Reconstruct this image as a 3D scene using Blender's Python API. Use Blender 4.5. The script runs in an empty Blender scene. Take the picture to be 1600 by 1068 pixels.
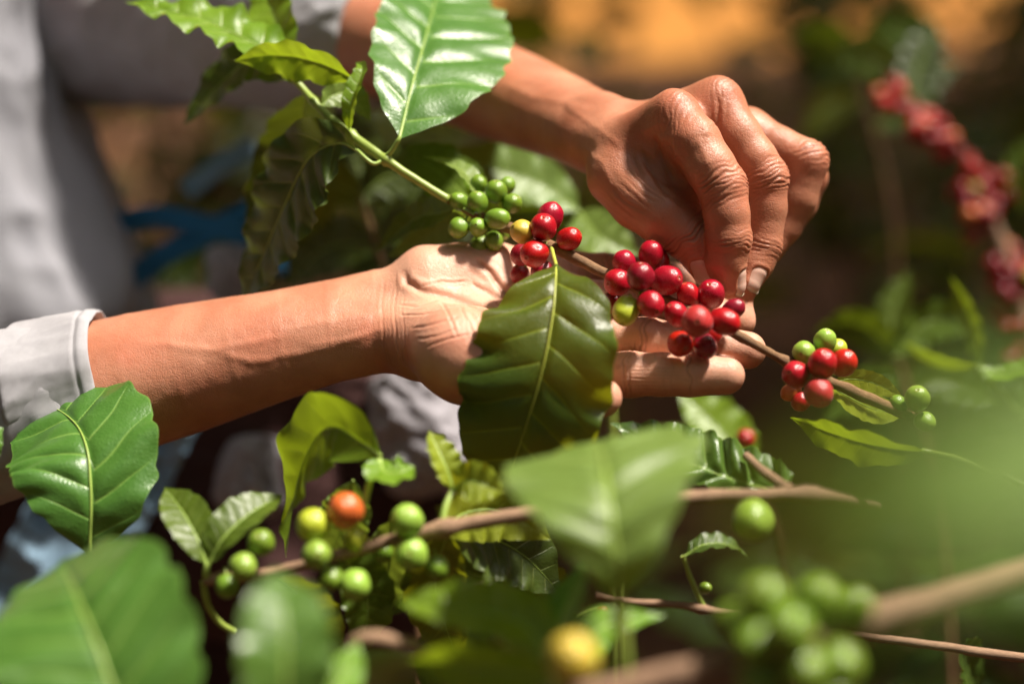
import bpy, bmesh, math, random, time
import numpy as np
from mathutils import Vector, Matrix
T0 = time.time()
random.seed(7); RNG = np.random.default_rng(7)
SC = bpy.context.scene
COL = SC.collection

# ------------------------------------------------------------------ camera
FOC = 61.0; DIST = 0.80; PITCH = -17.0
cam_d = bpy.data.cameras.new('camera'); cam = bpy.data.objects.new('camera', cam_d); COL.objects.link(cam)
cam.location = (0, 0, 1.55); cam.rotation_euler = (math.radians(90 + PITCH), 0, 0)
cam_d.lens = FOC; cam_d.sensor_width = 36.0; cam_d.clip_start = 0.02; cam_d.clip_end = 600
cam_d.dof.use_dof = True; cam_d.dof.focus_distance = DIST - 0.016; cam_d.dof.aperture_fstop = 2.3
SC.camera = cam
CAM = Matrix.Translation(cam.location) @ cam.rotation_euler.to_matrix().to_4x4()
CR = np.array(CAM.to_3x3()); CT = np.array(CAM.translation)

# ------------------------------------------------------------------ light
SUN_C = Vector((0.42, 0.86, 0.20)).normalized()        # towards the sun, seen from the camera (right, up, towards viewer)
sun_w = (CAM.to_3x3() @ SUN_C).normalized()
sd = bpy.data.lights.new('sun', 'SUN'); sd.energy = 5.0; sd.angle = math.radians(6.0); sd.color = (1.0, 0.92, 0.80)
sun = bpy.data.objects.new('sun', sd); COL.objects.link(sun); sun.location = (2, -2, 6)
sun.rotation_euler = sun_w.to_track_quat('Z', 'Y').to_euler()
world = bpy.data.worlds.new('World'); SC.world = world; world.use_nodes = True
wn = world.node_tree; wn.nodes.clear()
wo = wn.nodes.new('ShaderNodeOutputWorld'); wb = wn.nodes.new('ShaderNodeBackground'); ws = wn.nodes.new('ShaderNodeTexSky')
ws.sky_type = 'NISHITA'; ws.sun_disc = False
ws.sun_elevation = math.asin(sun_w.z); ws.sun_rotation = math.atan2(sun_w.x, sun_w.y)
ws.air_density = 0.7; ws.dust_density = 5.0; ws.ozone_density = 1.0
wb.inputs['Strength'].default_value = 0.055
wn.links.new(ws.outputs[0], wb.inputs[0]); wn.links.new(wb.outputs[0], wo.inputs[0])
SC.view_settings.view_transform = 'Standard'; SC.view_settings.look = 'None'
SC.view_settings.exposure = 0.9; SC.view_settings.gamma = 1.0; SC.view_settings.use_curve_mapping = False
SC.render.engine = 'CYCLES'
SC.cycles.use_denoising = True
SC.cycles.max_bounces = 8; SC.cycles.transparent_max_bounces = 8
SC.cycles.sample_clamp_indirect = 8.0

# ------------------------------------------------------------------ frame helpers
# "cam mm" frame: origin on the optical axis at the focus distance, x right, y up, z towards the viewer, millimetres.
KPX = 36.0 / FOC / 1600.0
def P(px, py, z=0.0):
    d = DIST * 1000 - z
    return np.array([(px - 800) * KPX * d, (534 - py) * KPX * d, z], float)
def S(r, z=0.0):
    return r * KPX * (DIST * 1000 - z)
def to_world(a):
    a = np.asarray(a, float)
    b = a.copy(); b[..., 2] -= DIST * 1000
    return (b / 1000.0) @ CR.T + CT
def W(px, py, z=0.0):
    return to_world(P(px, py, z))
def nrm(v):
    v = np.asarray(v, float); return v / (np.linalg.norm(v) + 1e-9)

def thing(name, label, cat, base, group=None):
    o = bpy.data.objects.new(name, None); COL.objects.link(o); o.empty_display_size = 0.02
    o.location = Vector(base); o['label'] = label; o['category'] = cat
    if group: o['group'] = group
    return o
def root_loc(o):
    p = Vector((0, 0, 0))
    while o is not None:
        p = p + o.location; o = o.parent
    return np.array(p)
def mesh_obj(name, verts_w, faces, mat, parent=None, smooth=True, attrs=None):
    off = root_loc(parent) if parent is not None else np.zeros(3)
    me = bpy.data.meshes.new(name)
    v = np.asarray(verts_w, float) - off
    faces_np = faces if isinstance(faces, np.ndarray) else None
    if faces_np is not None:
        nf, k = faces_np.shape
        me.vertices.add(len(v)); me.vertices.foreach_set('co', v.astype(np.float32).ravel())
        me.loops.add(nf * k); me.loops.foreach_set('vertex_index', faces_np.astype(np.int32).ravel())
        me.polygons.add(nf); me.polygons.foreach_set('loop_start', np.arange(0, nf * k, k, dtype=np.int32))
        me.update(calc_edges=True)
    else:
        me.from_pydata(v.tolist(), [], faces); me.update()
    if smooth:
        me.polygons.foreach_set('use_smooth', np.ones(len(me.polygons), bool))
    for an, arr in (attrs or {}).items():
        arr = np.asarray(arr, np.float32)
        if arr.ndim == 1:
            a = me.attributes.new(an, 'FLOAT', 'POINT'); a.data.foreach_set('value', arr)
        else:
            a = me.attributes.new(an, 'FLOAT_VECTOR', 'POINT'); a.data.foreach_set('vector', arr.ravel())
    if mat is not None: me.materials.append(mat)
    me.validate()
    o = bpy.data.objects.new(name, me); COL.objects.link(o)
    if parent is not None: o.parent = parent
    return o

# ------------------------------------------------------------------ numpy noise
def _h(i, j, k, s):
    n = (i * 374761393 + j * 668265263 + k * 2147483647 + s * 974634777) & 0xffffffff
    n = ((n ^ (n >> 13)) * 1274126177) & 0xffffffff
    n = ((n ^ (n >> 16)) * 2246822519) & 0xffffffff
    return ((n ^ (n >> 15)) & 0xffff) / 32767.5 - 1.0
def noise(p, seed=0):
    p = np.asarray(p, float); i = np.floor(p).astype(np.int64); f = p - i; f = f * f * (3 - 2 * f)
    r = 0
    for dx in (0, 1):
        wx = f[..., 0] if dx else 1 - f[..., 0]
        for dy in (0, 1):
            wy = f[..., 1] if dy else 1 - f[..., 1]
            for dz in (0, 1):
                wz = f[..., 2] if dz else 1 - f[..., 2]
                r = r + wx * wy * wz * _h(i[..., 0] + dx, i[..., 1] + dy, i[..., 2] + dz, seed)
    return r
def fbm(p, seed=0, o=3):
    r = 0; a = 1.0
    for k in range(o):
        r = r + a * noise(p * (2.03 ** k), seed + 17 * k); a *= 0.5
    return r
def sstep(a, b, x):
    t = np.clip((x - a) / (b - a), 0, 1); return t * t * (3 - 2 * t)

def catmull(pts, n):
    pts = np.asarray(pts, float)
    if len(pts) == 2:
        t = np.linspace(0, 1, n)[:, None]; return pts[0] * (1 - t) + pts[1] * t
    ext = np.vstack([2 * pts[0] - pts[1], pts, 2 * pts[-1] - pts[-2]])
    seg = np.linalg.norm(np.diff(pts, axis=0), axis=1); cum = np.concatenate([[0], np.cumsum(seg)]); cum /= cum[-1]
    out = []
    for t in np.linspace(0, 1, n):
        i = min(max(np.searchsorted(cum, t, side='right') - 1, 0), len(pts) - 2)
        u = (t - cum[i]) / max(cum[i + 1] - cum[i], 1e-9)
        p0, p1, p2, p3 = ext[i:i + 4]
        out.append(0.5 * ((2 * p1) + (-p0 + p2) * u + (2 * p0 - 5 * p1 + 4 * p2 - p3) * u * u + (-p0 + 3 * p1 - 3 * p2 + p3) * u ** 3))
    return np.array(out)

# ------------------------------------------------------------------ materials
def mat(name):
    m = bpy.data.materials.new(name); m.use_nodes = True
    return m, m.node_tree, m.node_tree.nodes['Principled BSDF']
def N(nt, t, **kw):
    n = nt.nodes.new(t)
    for k, v in kw.items():
        if k.startswith('i_'): n.inputs[k[2:].replace('_', ' ')].default_value = v
        else: setattr(n, k, v)
    return n
def link(nt, a, b): nt.links.new(a, b)
def math_n(nt, op, a, b=None, c=None, clamp=False):
    n = nt.nodes.new('ShaderNodeMath'); n.operation = op; n.use_clamp = clamp
    for i, x in enumerate((a, b, c)):
        if x is None: continue
        if isinstance(x, (int, float)): n.inputs[i].default_value = x
        else: nt.links.new(x, n.inputs[i])
    return n.outputs[0]
def mix_n(nt, fac, a, b, blend='MIX'):
    n = nt.nodes.new('ShaderNodeMix'); n.data_type = 'RGBA'; n.blend_type = blend
    for s, x in ((n.inputs[0], fac), (n.inputs[6], a), (n.inputs[7], b)):
        if isinstance(x, (int, float)): s.default_value = x
        elif isinstance(x, tuple): s.default_value = x if len(x) == 4 else (*x, 1)
        else: nt.links.new(x, s)
    return n.outputs[2]
def ramp_n(nt, x, stops):
    n = nt.nodes.new('ShaderNodeValToRGB'); e = n.color_ramp.elements
    while len(e) < len(stops): e.new(0.5)
    for el, (p, c) in zip(e, stops):
        el.position = p; el.color = (*c, 1) if len(c) == 3 else c
    nt.links.new(x, n.inputs[0]); return n.outputs[0]

def leaf_material(name, base, dark, vein, trans, tfac=0.28, rough=0.33, spots=0.0, coat=0.0):
    m, nt, b = mat(name)
    at = N(nt, 'ShaderNodeAttribute', attribute_name='leafc')
    sep = N(nt, 'ShaderNodeSeparateXYZ'); link(nt, at.outputs['Vector'], sep.inputs[0])
    s, ph, t = sep.outputs
    oi = N(nt, 'ShaderNodeObjectInfo')
    tc = N(nt, 'ShaderNodeTexCoord')
    n1 = N(nt, 'ShaderNodeTexNoise', i_Scale=28.0, i_Detail=4.0); link(nt, tc.outputs['Object'], n1.inputs['Vector'])
    n2 = N(nt, 'ShaderNodeTexNoise', i_Scale=260.0, i_Detail=5.0, i_Roughness=0.65); link(nt, tc.outputs['Object'], n2.inputs['Vector'])
    vo = N(nt, 'ShaderNodeTexVoronoi', i_Scale=520.0, feature='DISTANCE_TO_EDGE'); link(nt, tc.outputs['Object'], vo.inputs['Vector'])
    c = mix_n(nt, math_n(nt, 'MULTIPLY_ADD', n1.outputs[0], 1.6, -0.3, True), dark, base)
    c = mix_n(nt, math_n(nt, 'MULTIPLY', n2.outputs[0], 0.30), c, mix_n(nt, 0.5, base, vein))
    # side veins
    fr = math_n(nt, 'FRACT', math_n(nt, 'ADD', ph, 0.5)); dv = math_n(nt, 'ABSOLUTE', math_n(nt, 'SUBTRACT', fr, 0.5))
    as_ = math_n(nt, 'ABSOLUTE', s)
    vm = math_n(nt, 'SUBTRACT', 1.0, math_n(nt, 'DIVIDE', dv, math_n(nt, 'MULTIPLY_ADD', as_, -0.04, 0.075)), None, True)
    vm = math_n(nt, 'MULTIPLY', vm, math_n(nt, 'SUBTRACT', 1.0, math_n(nt, 'POWER', as_, 3.0), None, True))
    c = mix_n(nt, math_n(nt, 'MULTIPLY', vm, 0.8), c, vein)
    edge = math_n(nt, 'MULTIPLY_ADD', as_, 22.0, -21.3, True)
    c = mix_n(nt, math_n(nt, 'MULTIPLY', edge, 0.5), c, vein)
    if spots > 0:
        n3 = N(nt, 'ShaderNodeTexNoise', i_Scale=90.0, i_Detail=3.0); link(nt, tc.outputs['Object'], n3.inputs['Vector'])
        sp = math_n(nt, 'MULTIPLY_ADD', n3.outputs[0], 14.0, -14.0 * 0.69, True)
        c = mix_n(nt, math_n(nt, 'MULTIPLY', sp, spots), c, (0.16, 0.085, 0.02))
    hv = N(nt, 'ShaderNodeHueSaturation'); link(nt, c, hv.inputs['Color'])
    link(nt, math_n(nt, 'MULTIPLY_ADD', oi.outputs['Random'], 0.03, 0.485), hv.inputs['Hue'])
    link(nt, math_n(nt, 'MULTIPLY_ADD', oi.outputs['Random'], 0.25, 0.88), hv.inputs['Value'])
    c = hv.outputs[0]
    link(nt, c, b.inputs['Base Color'])
    rr = math_n(nt, 'MULTIPLY_ADD', n2.outputs[0], 0.30, rough - 0.10); link(nt, rr, b.inputs['Roughness'])
    b.inputs['Specular IOR Level'].default_value = 0.55
    b.inputs['Coat Weight'].default_value = coat; b.inputs['Coat Roughness'].default_value = 0.18
    bp = N(nt, 'ShaderNodeBump', i_Strength=0.45, i_Distance=0.0007)
    hgt = math_n(nt, 'ADD', math_n(nt, 'MULTIPLY', n2.outputs[0], 0.8), math_n(nt, 'MULTIPLY', vo.outputs['Distance'], 0.6))
    hgt = math_n(nt, 'SUBTRACT', hgt, math_n(nt, 'MULTIPLY', vm, 0.9))
    link(nt, hgt, bp.inputs['Height']); link(nt, bp.outputs[0], b.inputs['Normal'])
    tr = N(nt, 'ShaderNodeBsdfTranslucent')
    tcx = mix_n(nt, math_n(nt, 'MULTIPLY', vm, 0.5), mix_n(nt, math_n(nt, 'MULTIPLY_ADD', n1.outputs[0], 1.2, -0.2, True), tuple(x * 0.6 for x in trans), trans), tuple(x * 0.7 for x in trans))
    link(nt, tcx, tr.inputs['Color'])
    ms = N(nt, 'ShaderNodeMixShader', i_Fac=tfac); link(nt, b.outputs[0], ms.inputs[1]); link(nt, tr.outputs[0], ms.inputs[2])
    link(nt, ms.outputs[0], nt.nodes['Material Output'].inputs['Surface'])
    return m

M = {}
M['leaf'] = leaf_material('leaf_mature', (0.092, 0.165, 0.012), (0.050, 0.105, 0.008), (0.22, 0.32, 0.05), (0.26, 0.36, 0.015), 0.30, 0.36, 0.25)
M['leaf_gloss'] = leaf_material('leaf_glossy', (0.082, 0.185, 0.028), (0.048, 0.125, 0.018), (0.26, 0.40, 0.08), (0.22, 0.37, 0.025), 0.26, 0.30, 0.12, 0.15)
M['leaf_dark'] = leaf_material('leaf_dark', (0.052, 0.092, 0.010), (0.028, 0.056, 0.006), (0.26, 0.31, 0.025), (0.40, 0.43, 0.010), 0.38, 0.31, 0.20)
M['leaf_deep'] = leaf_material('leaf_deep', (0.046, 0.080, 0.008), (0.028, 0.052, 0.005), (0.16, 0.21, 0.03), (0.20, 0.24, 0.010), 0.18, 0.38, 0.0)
M['leaf_young'] = leaf_material('leaf_young', (0.19, 0.33, 0.02), (0.12, 0.24, 0.014), (0.38, 0.50, 0.08), (0.45, 0.60, 0.02), 0.42, 0.32, 0.05)
M['leaf_yellow'] = leaf_material('leaf_yellow', (0.32, 0.36, 0.02), (0.19, 0.24, 0.014), (0.45, 0.50, 0.08), (0.58, 0.56, 0.02), 0.42, 0.36, 0.5)
M['leaf_pale'] = leaf_material('leaf_pale', (0.19, 0.30, 0.06), (0.13, 0.22, 0.04), (0.36, 0.48, 0.12), (0.36, 0.48, 0.04), 0.36, 0.36, 0.05)

def simple_leafy(name, c, rough=0.5):
    m, nt, b = mat(name)
    tc = N(nt, 'ShaderNodeTexCoord'); n = N(nt, 'ShaderNodeTexNoise', i_Scale=120.0, i_Detail=4.0); link(nt, tc.outputs['Object'], n.inputs['Vector'])
    link(nt, mix_n(nt, n.outputs[0], tuple(x * 0.75 for x in c), tuple(min(1, x * 1.25) for x in c)), b.inputs['Base Color'])
    b.inputs['Roughness'].default_value = rough
    return m
M['midrib'] = simple_leafy('leaf_midrib', (0.30, 0.42, 0.085), 0.4)
M['midrib_y'] = simple_leafy('leaf_midrib_yellow', (0.42, 0.46, 0.07), 0.4)
M['stem_green'] = simple_leafy('stem_green', (0.26, 0.34, 0.06), 0.42)

def bark_material(name, c1, c2, c3):
    m, nt, b = mat(name)
    at = N(nt, 'ShaderNodeAttribute', attribute_name='tubec')
    mp = N(nt, 'ShaderNodeMapping'); link(nt, at.outputs['Vector'], mp.inputs['Vector']); mp.inputs['Scale'].default_value = (3.0, 0.10, 1)
    n1 = N(nt, 'ShaderNodeTexNoise', i_Scale=3.0, i_Detail=5.0, i_Roughness=0.7); link(nt, mp.outputs[0], n1.inputs['Vector'])
    tc = N(nt, 'ShaderNodeTexCoord')
    n2 = N(nt, 'ShaderNodeTexNoise', i_Scale=70.0, i_Detail=4.0); link(nt, tc.outputs['Object'], n2.inputs['Vector'])
    c = ramp_n(nt, n1.outputs[0], [(0.25, c1), (0.5, c2), (0.72, c3)])
    c = mix_n(nt, math_n(nt, 'MULTIPLY_ADD', n2.outputs[0], 2.0, -0.75, True), c, c1)
    link(nt, c, b.inputs['Base Color']); b.inputs['Roughness'].default_value = 0.75
    bp = N(nt, 'ShaderNodeBump', i_Strength=0.6, i_Distance=0.0008); link(nt, n1.outputs[0], bp.inputs['Height']); link(nt, bp.outputs[0], b.inputs['Normal'])
    return m
M['bark'] = bark_material('twig_bark', (0.10, 0.045, 0.018), (0.24, 0.12, 0.05), (0.42, 0.26, 0.12))
M['bark_pale'] = bark_material('twig_bark_pale', (0.18, 0.10, 0.06), (0.34, 0.20, 0.12), (0.48, 0.32, 0.2))

def cherry_material(name, top, low, mottle, rough=0.24, bloom=0.0):
    m, nt, b = mat(name)
    tc = N(nt, 'ShaderNodeTexCoord'); sep = N(nt, 'ShaderNodeSeparateXYZ'); link(nt, tc.outputs['Object'], sep.inputs[0])
    oi = N(nt, 'ShaderNodeObjectInfo')
    add = N(nt, 'ShaderNodeVectorMath', operation='ADD'); link(nt, tc.outputs['Object'], add.inputs[0]); link(nt, oi.outputs['Random'], add.inputs[1])
    n1 = N(nt, 'ShaderNodeTexNoise', i_Scale=1.5, i_Detail=3.0); link(nt, add.outputs[0], n1.inputs['Vector'])
    n2 = N(nt, 'ShaderNodeTexNoise', i_Scale=14.0, i_Detail=5.0); link(nt, add.outputs[0], n2.inputs['Vector'])
    g = math_n(nt, 'MULTIPLY_ADD', sep.outputs[2], 0.35, 0.3); g = math_n(nt, 'ADD', g, math_n(nt, 'MULTIPLY_ADD', n1.outputs[0], 1.1, -0.4), None, True)
    c = mix_n(nt, g, low, top)
    sp = math_n(nt, 'MULTIPLY_ADD', n2.outputs[0], 9.0, -5.9, True)
    c = mix_n(nt, math_n(nt, 'MULTIPLY', sp, 0.45), c, mottle)
    hv = N(nt, 'ShaderNodeHueSaturation'); link(nt, c, hv.inputs['Color']); link(nt, math_n(nt, 'MULTIPLY_ADD', oi.outputs['Random'], 0.35, 0.78), hv.inputs['Value'])
    link(nt, math_n(nt, 'MULTIPLY_ADD', oi.outputs['Random'], 0.016, 0.492), hv.inputs['Hue'])
    c = hv.outputs[0]
    # flower scar at the free end: ring and centre
    rad = math_n(nt, 'SQRT', math_n(nt, 'ADD', math_n(nt, 'MULTIPLY', sep.outputs[0], sep.outputs[0]), math_n(nt, 'MULTIPLY', sep.outputs[1], sep.outputs[1])))
    top_m = math_n(nt, 'GREATER_THAN', sep.outputs[2], 0.5)
    ring = math_n(nt, 'SUBTRACT', 1.0, math_n(nt, 'DIVIDE', math_n(nt, 'ABSOLUTE', math_n(nt, 'SUBTRACT', rad, 0.15)), 0.045), None, True)
    dot = math_n(nt, 'SUBTRACT', 1.0, math_n(nt, 'DIVIDE', rad, 0.06), None, True)
    sc = math_n(nt, 'MULTIPLY', math_n(nt, 'ADD', ring, dot, None, True), top_m)
    c = mix_n(nt, math_n(nt, 'MULTIPLY', sc, 0.6), c, (0.38, 0.22, 0.10))
    dk = math_n(nt, 'MULTIPLY', math_n(nt, 'SUBTRACT', 1.0, math_n(nt, 'DIVIDE', math_n(nt, 'ABSOLUTE', math_n(nt, 'SUBTRACT', rad, 0.085)), 0.03), None, True), top_m)
    c = mix_n(nt, math_n(nt, 'MULTIPLY', dk, 0.25), c, (0.10, 0.03, 0.01))
    link(nt, c, b.inputs['Base Color'])
    link(nt, math_n(nt, 'MULTIPLY_ADD', n2.outputs[0], 0.25, rough - 0.09 + bloom), b.inputs['Roughness'])
    b.inputs['Subsurface Weight'].default_value = 0.04; b.inputs['Subsurface Scale'].default_value = 0.003
    b.inputs['Subsurface Radius'].default_value = (1.0, 0.35, 0.15)
    if bloom > 0:
        b.inputs['Sheen Weight'].default_value = 0.12; b.inputs['Sheen Roughness'].default_value = 0.4; b.inputs['Sheen Tint'].default_value = (1, 0.8, 0.8, 1)
    b.inputs['Specular IOR Level'].default_value = 0.6
    bp = N(nt, 'ShaderNodeBump', i_Strength=0.15, i_Distance=0.15); link(nt, n2.outputs[0], bp.inputs['Height']); link(nt, bp.outputs[0], b.inputs['Normal'])
    return m
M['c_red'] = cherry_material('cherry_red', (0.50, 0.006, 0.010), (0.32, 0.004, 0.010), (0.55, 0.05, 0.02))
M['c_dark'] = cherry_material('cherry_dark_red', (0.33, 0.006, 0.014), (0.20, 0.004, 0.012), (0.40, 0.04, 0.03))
M['c_pink'] = cherry_material('cherry_bloom', (0.48, 0.026, 0.030), (0.36, 0.010, 0.016), (0.58, 0.14, 0.11), 0.30, 0.06)
M['c_orange'] = cherry_material('cherry_orange', (0.72, 0.16, 0.03), (0.55, 0.12, 0.03), (0.8, 0.35, 0.08), 0.3)
M['c_yellow'] = cherry_material('cherry_yellow', (0.68, 0.50, 0.06), (0.55, 0.40, 0.05), (0.75, 0.62, 0.15), 0.3)
M['c_lime'] = cherry_material('cherry_yellow_green', (0.46, 0.50, 0.035), (0.34, 0.40, 0.025), (0.5, 0.3, 0.08), 0.27)
M['c_green'] = cherry_material('cherry_green', (0.18, 0.30, 0.025), (0.13, 0.22, 0.02), (0.30, 0.38, 0.08), 0.27)
M['c_lgreen'] = cherry_material('cherry_light_green', (0.29, 0.45, 0.06), (0.22, 0.36, 0.04), (0.38, 0.5, 0.12), 0.28)

def skin_material():
    m, nt, b = mat('skin')
    at = N(nt, 'ShaderNodeAttribute', attribute_name='skinc'); sep = N(nt, 'ShaderNodeSeparateXYZ'); link(nt, at.outputs['Vector'], sep.inputs[0])
    red, palm, crease = sep.outputs
    tc = N(nt, 'ShaderNodeTexCoord')
    n1 = N(nt, 'ShaderNodeTexNoise', i_Scale=45.0, i_Detail=4.0); link(nt, tc.outputs['Object'], n1.inputs['Vector'])
    n2 = N(nt, 'ShaderNodeTexNoise', i_Scale=420.0, i_Detail=4.0, i_Roughness=0.7); link(nt, tc.outputs['Object'], n2.inputs['Vector'])
    n4 = N(nt, 'ShaderNodeTexNoise', i_Scale=140.0, i_Detail=2.0); link(nt, tc.outputs['Object'], n4.inputs['Vector'])
    tan = mix_n(nt, math_n(nt, 'MULTIPLY_ADD', n1.outputs[0], 1.9, -0.45, True), (0.345, 0.118, 0.060), (0.57, 0.245, 0.148))
    pale = mix_n(nt, n1.outputs[0], (0.60, 0.29, 0.19), (0.76, 0.46, 0.33))
    c = mix_n(nt, palm, tan, pale)
    c = mix_n(nt, math_n(nt, 'MULTIPLY', red, 0.65), c, (0.55, 0.16, 0.09))
    fk = math_n(nt, 'MULTIPLY_ADD', n4.outputs[0], 9.0, -6.2, True)
    c = mix_n(nt, math_n(nt, 'MULTIPLY', fk, 0.38), c, (0.22, 0.075, 0.035))
    c = mix_n(nt, math_n(nt, 'MULTIPLY', crease, 0.5), c, (0.20, 0.07, 0.035))
    c = mix_n(nt, math_n(nt, 'MULTIPLY_ADD', n2.outputs[0], 0.5, -0.12, True), c, mix_n(nt, 0.45, c, (0.24, 0.09, 0.045)))
    link(nt, c, b.inputs['Base Color'])
    link(nt, math_n(nt, 'MULTIPLY_ADD', n2.outputs[0], 0.25, 0.30), b.inputs['Roughness'])
    b.inputs['Subsurface Weight'].default_value = 0.25; b.inputs['Subsurface Scale'].default_value = 0.0035
    b.inputs['Subsurface Radius'].default_value = (1.0, 0.36, 0.2)
    b.inputs['Specular IOR Level'].default_value = 0.48
    # criss-cross skin lines and pores
    wa = N(nt, 'ShaderNodeVectorMath', operation='MULTIPLY_ADD'); link(nt, n1.outputs['Color'], wa.inputs[0]); wa.inputs[1].default_value = (0.012,) * 3; link(nt, tc.outputs['Object'], wa.inputs[2])
    vo = N(nt, 'ShaderNodeTexVoronoi', i_Scale=950.0, feature='DISTANCE_TO_EDGE'); link(nt, wa.outputs[0], vo.inputs['Vector'])
    vo2 = N(nt, 'ShaderNodeTexVoronoi', i_Scale=480.0, feature='DISTANCE_TO_EDGE'); link(nt, wa.outputs[0], vo2.inputs['Vector'])
    h = math_n(nt, 'ADD', math_n(nt, 'MULTIPLY', math_n(nt, 'MINIMUM', vo.outputs['Distance'], 0.18), 1.6), math_n(nt, 'MULTIPLY', math_n(nt, 'MINIMUM', vo2.outputs['Distance'], 0.12), 2.6))
    h = math_n(nt, 'ADD', h, math_n(nt, 'MULTIPLY', n2.outputs[0], 0.55))
    bp = N(nt, 'ShaderNodeBump', i_Strength=0.36, i_Distance=0.0005); link(nt, h, bp.inputs['Height']); link(nt, bp.outputs[0], b.inputs['Normal'])
    return m
M['skin'] = skin_material()
m, nt, b = mat('fingernail'); M['nail'] = m
at = N(nt, 'ShaderNodeAttribute', attribute_name='nailc'); sp_ = N(nt, 'ShaderNodeSeparateXYZ'); link(nt, at.outputs['Vector'], sp_.inputs[0])
link(nt, ramp_n(nt, sp_.outputs[1], [(0.0, (0.68, 0.48, 0.39)), (0.16, (0.60, 0.37, 0.29)), (0.86, (0.62, 0.40, 0.32)), (0.92, (0.70, 0.56, 0.45)), (1.0, (0.48, 0.37, 0.28))]), b.inputs['Base Color'])
b.inputs['Roughness'].default_value = 0.42; b.inputs['Subsurface Weight'].default_value = 0.15; b.inputs['Subsurface Scale'].default_value = 0.002

def fabric_material(name, c1, c2, weave=2600.0, stripe=None):
    m, nt, b = mat(name)
    tc = N(nt, 'ShaderNodeTexCoord')
    at = N(nt, 'ShaderNodeAttribute', attribute_name='tubec')
    n1 = N(nt, 'ShaderNodeTexNoise', i_Scale=30.0, i_Detail=5.0); link(nt, tc.outputs['Object'], n1.inputs['Vector'])
    c = mix_n(nt, n1.outputs[0], c1, c2)
    w1 = N(nt, 'ShaderNodeTexWave', i_Scale=weave / 6.0, i_Distortion=0.6, bands_direction='X'); link(nt, at.outputs['Vector'], w1.inputs['Vector'])
    w2 = N(nt, 'ShaderNodeTexWave', i_Scale=weave / 6.0, i_Distortion=0.6, bands_direction='Y'); link(nt, at.outputs['Vector'], w2.inputs['Vector'])
    n2 = N(nt, 'ShaderNodeTexNoise', i_Scale=500.0, i_Detail=3.0); link(nt, tc.outputs['Object'], n2.inputs['Vector'])
    c = mix_n(nt, math_n(nt, 'MULTIPLY', n2.outputs[0], 0.35), c, tuple(x * 0.7 for x in c1))
    link(nt, c, b.inputs['Base Color']); b.inputs['Roughness'].default_value = 0.9
    b.inputs['Sheen Weight'].default_value = 0.05; b.inputs['Specular IOR Level'].default_value = 0.2
    h = math_n(nt, 'ADD', math_n(nt, 'ADD', w1.outputs['Fac'], w2.outputs['Fac']), n2.outputs[0])
    bp = N(nt, 'ShaderNodeBump', i_Strength=0.3, i_Distance=0.0003); link(nt, h, bp.inputs['Height']); link(nt, bp.outputs[0], b.inputs['Normal'])
    return m
M['shirt'] = fabric_material('shirt_cotton', (0.35, 0.34, 0.37), (0.44, 0.43, 0.46))
M['shirt_shaded'] = fabric_material('shirt_blue_grey_shaded', (0.27, 0.27, 0.31), (0.36, 0.36, 0.395))  # torso copy of the shirt cloth, its shade put into a darker blue-grey
M['shirt_blue'] = fabric_material('undershirt_blue_grey', (0.26, 0.31, 0.35), (0.34, 0.39, 0.43))
M['trousers'] = fabric_material('trousers_maroon', (0.060, 0.026, 0.026), (0.085, 0.04, 0.036))
M['sack'] = fabric_material('sack_white', (0.33, 0.31, 0.35), (0.42, 0.40, 0.44))
M['blue'] = fabric_material('strap_blue', (0.03, 0.16, 0.34), (0.06, 0.24, 0.46))
M['blue_pale'] = fabric_material('cloth_pale_blue', (0.16, 0.36, 0.55), (0.42, 0.52, 0.64))

def soil_material():
    m, nt, b = mat('soil')
    tc = N(nt, 'ShaderNodeTexCoord')
    n1 = N(nt, 'ShaderNodeTexNoise', i_Scale=0.7, i_Detail=6.0); link(nt, tc.outputs['Object'], n1.inputs['Vector'])
    n2 = N(nt, 'ShaderNodeTexNoise', i_Scale=9.0, i_Detail=8.0, i_Roughness=0.7); link(nt, tc.outputs['Object'], n2.inputs['Vector'])
    c = ramp_n(nt, n1.outputs[0], [(0.3, (0.075, 0.024, 0.005)), (0.55, (0.125, 0.045, 0.008)), (0.75, (0.17, 0.076, 0.013))])
    c = mix_n(nt, math_n(nt, 'MULTIPLY_ADD', n2.outputs[0], 1.8, -0.6, True), c, (0.036, 0.013, 0.004))
    link(nt, c, b.inputs['Base Color']); b.inputs['Roughness'].default_value = 0.95
    bp = N(nt, 'ShaderNodeBump', i_Strength=0.8, i_Distance=0.05); link(nt, n2.outputs[0], bp.inputs['Height']); link(nt, bp.outputs[0], b.inputs['Normal'])
    return m
M['soil'] = soil_material()
m, nt, b = mat('flare_glow_earth'); M['flare_glow'] = m  # orange earth colour stands in for the sun-flare glow
tc = N(nt, 'ShaderNodeTexCoord'); n1 = N(nt, 'ShaderNodeTexNoise', i_Scale=0.5, i_Detail=5.0); link(nt, tc.outputs['Object'], n1.inputs['Vector'])
link(nt, ramp_n(nt, n1.outputs[0], [(0.3, (0.30, 0.115, 0.016)), (0.5, (0.38, 0.15, 0.020)), (0.7, (0.46, 0.20, 0.03))]), b.inputs['Base Color']); b.inputs['Roughness'].default_value = 0.95
m, nt, b = mat('dead_leaf'); M['litter'] = m
oi = N(nt, 'ShaderNodeTexCoord'); n1 = N(nt, 'ShaderNodeTexNoise', i_Scale=3.0, i_Detail=3.0); link(nt, oi.outputs['Object'], n1.inputs['Vector'])
link(nt, ramp_n(nt, n1.outputs[0], [(0.3, (0.04, 0.016, 0.006)), (0.55, (0.085, 0.036, 0.01)), (0.75, (0.14, 0.08, 0.025))]), b.inputs['Base Color']); b.inputs['Roughness'].default_value = 0.8

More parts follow.
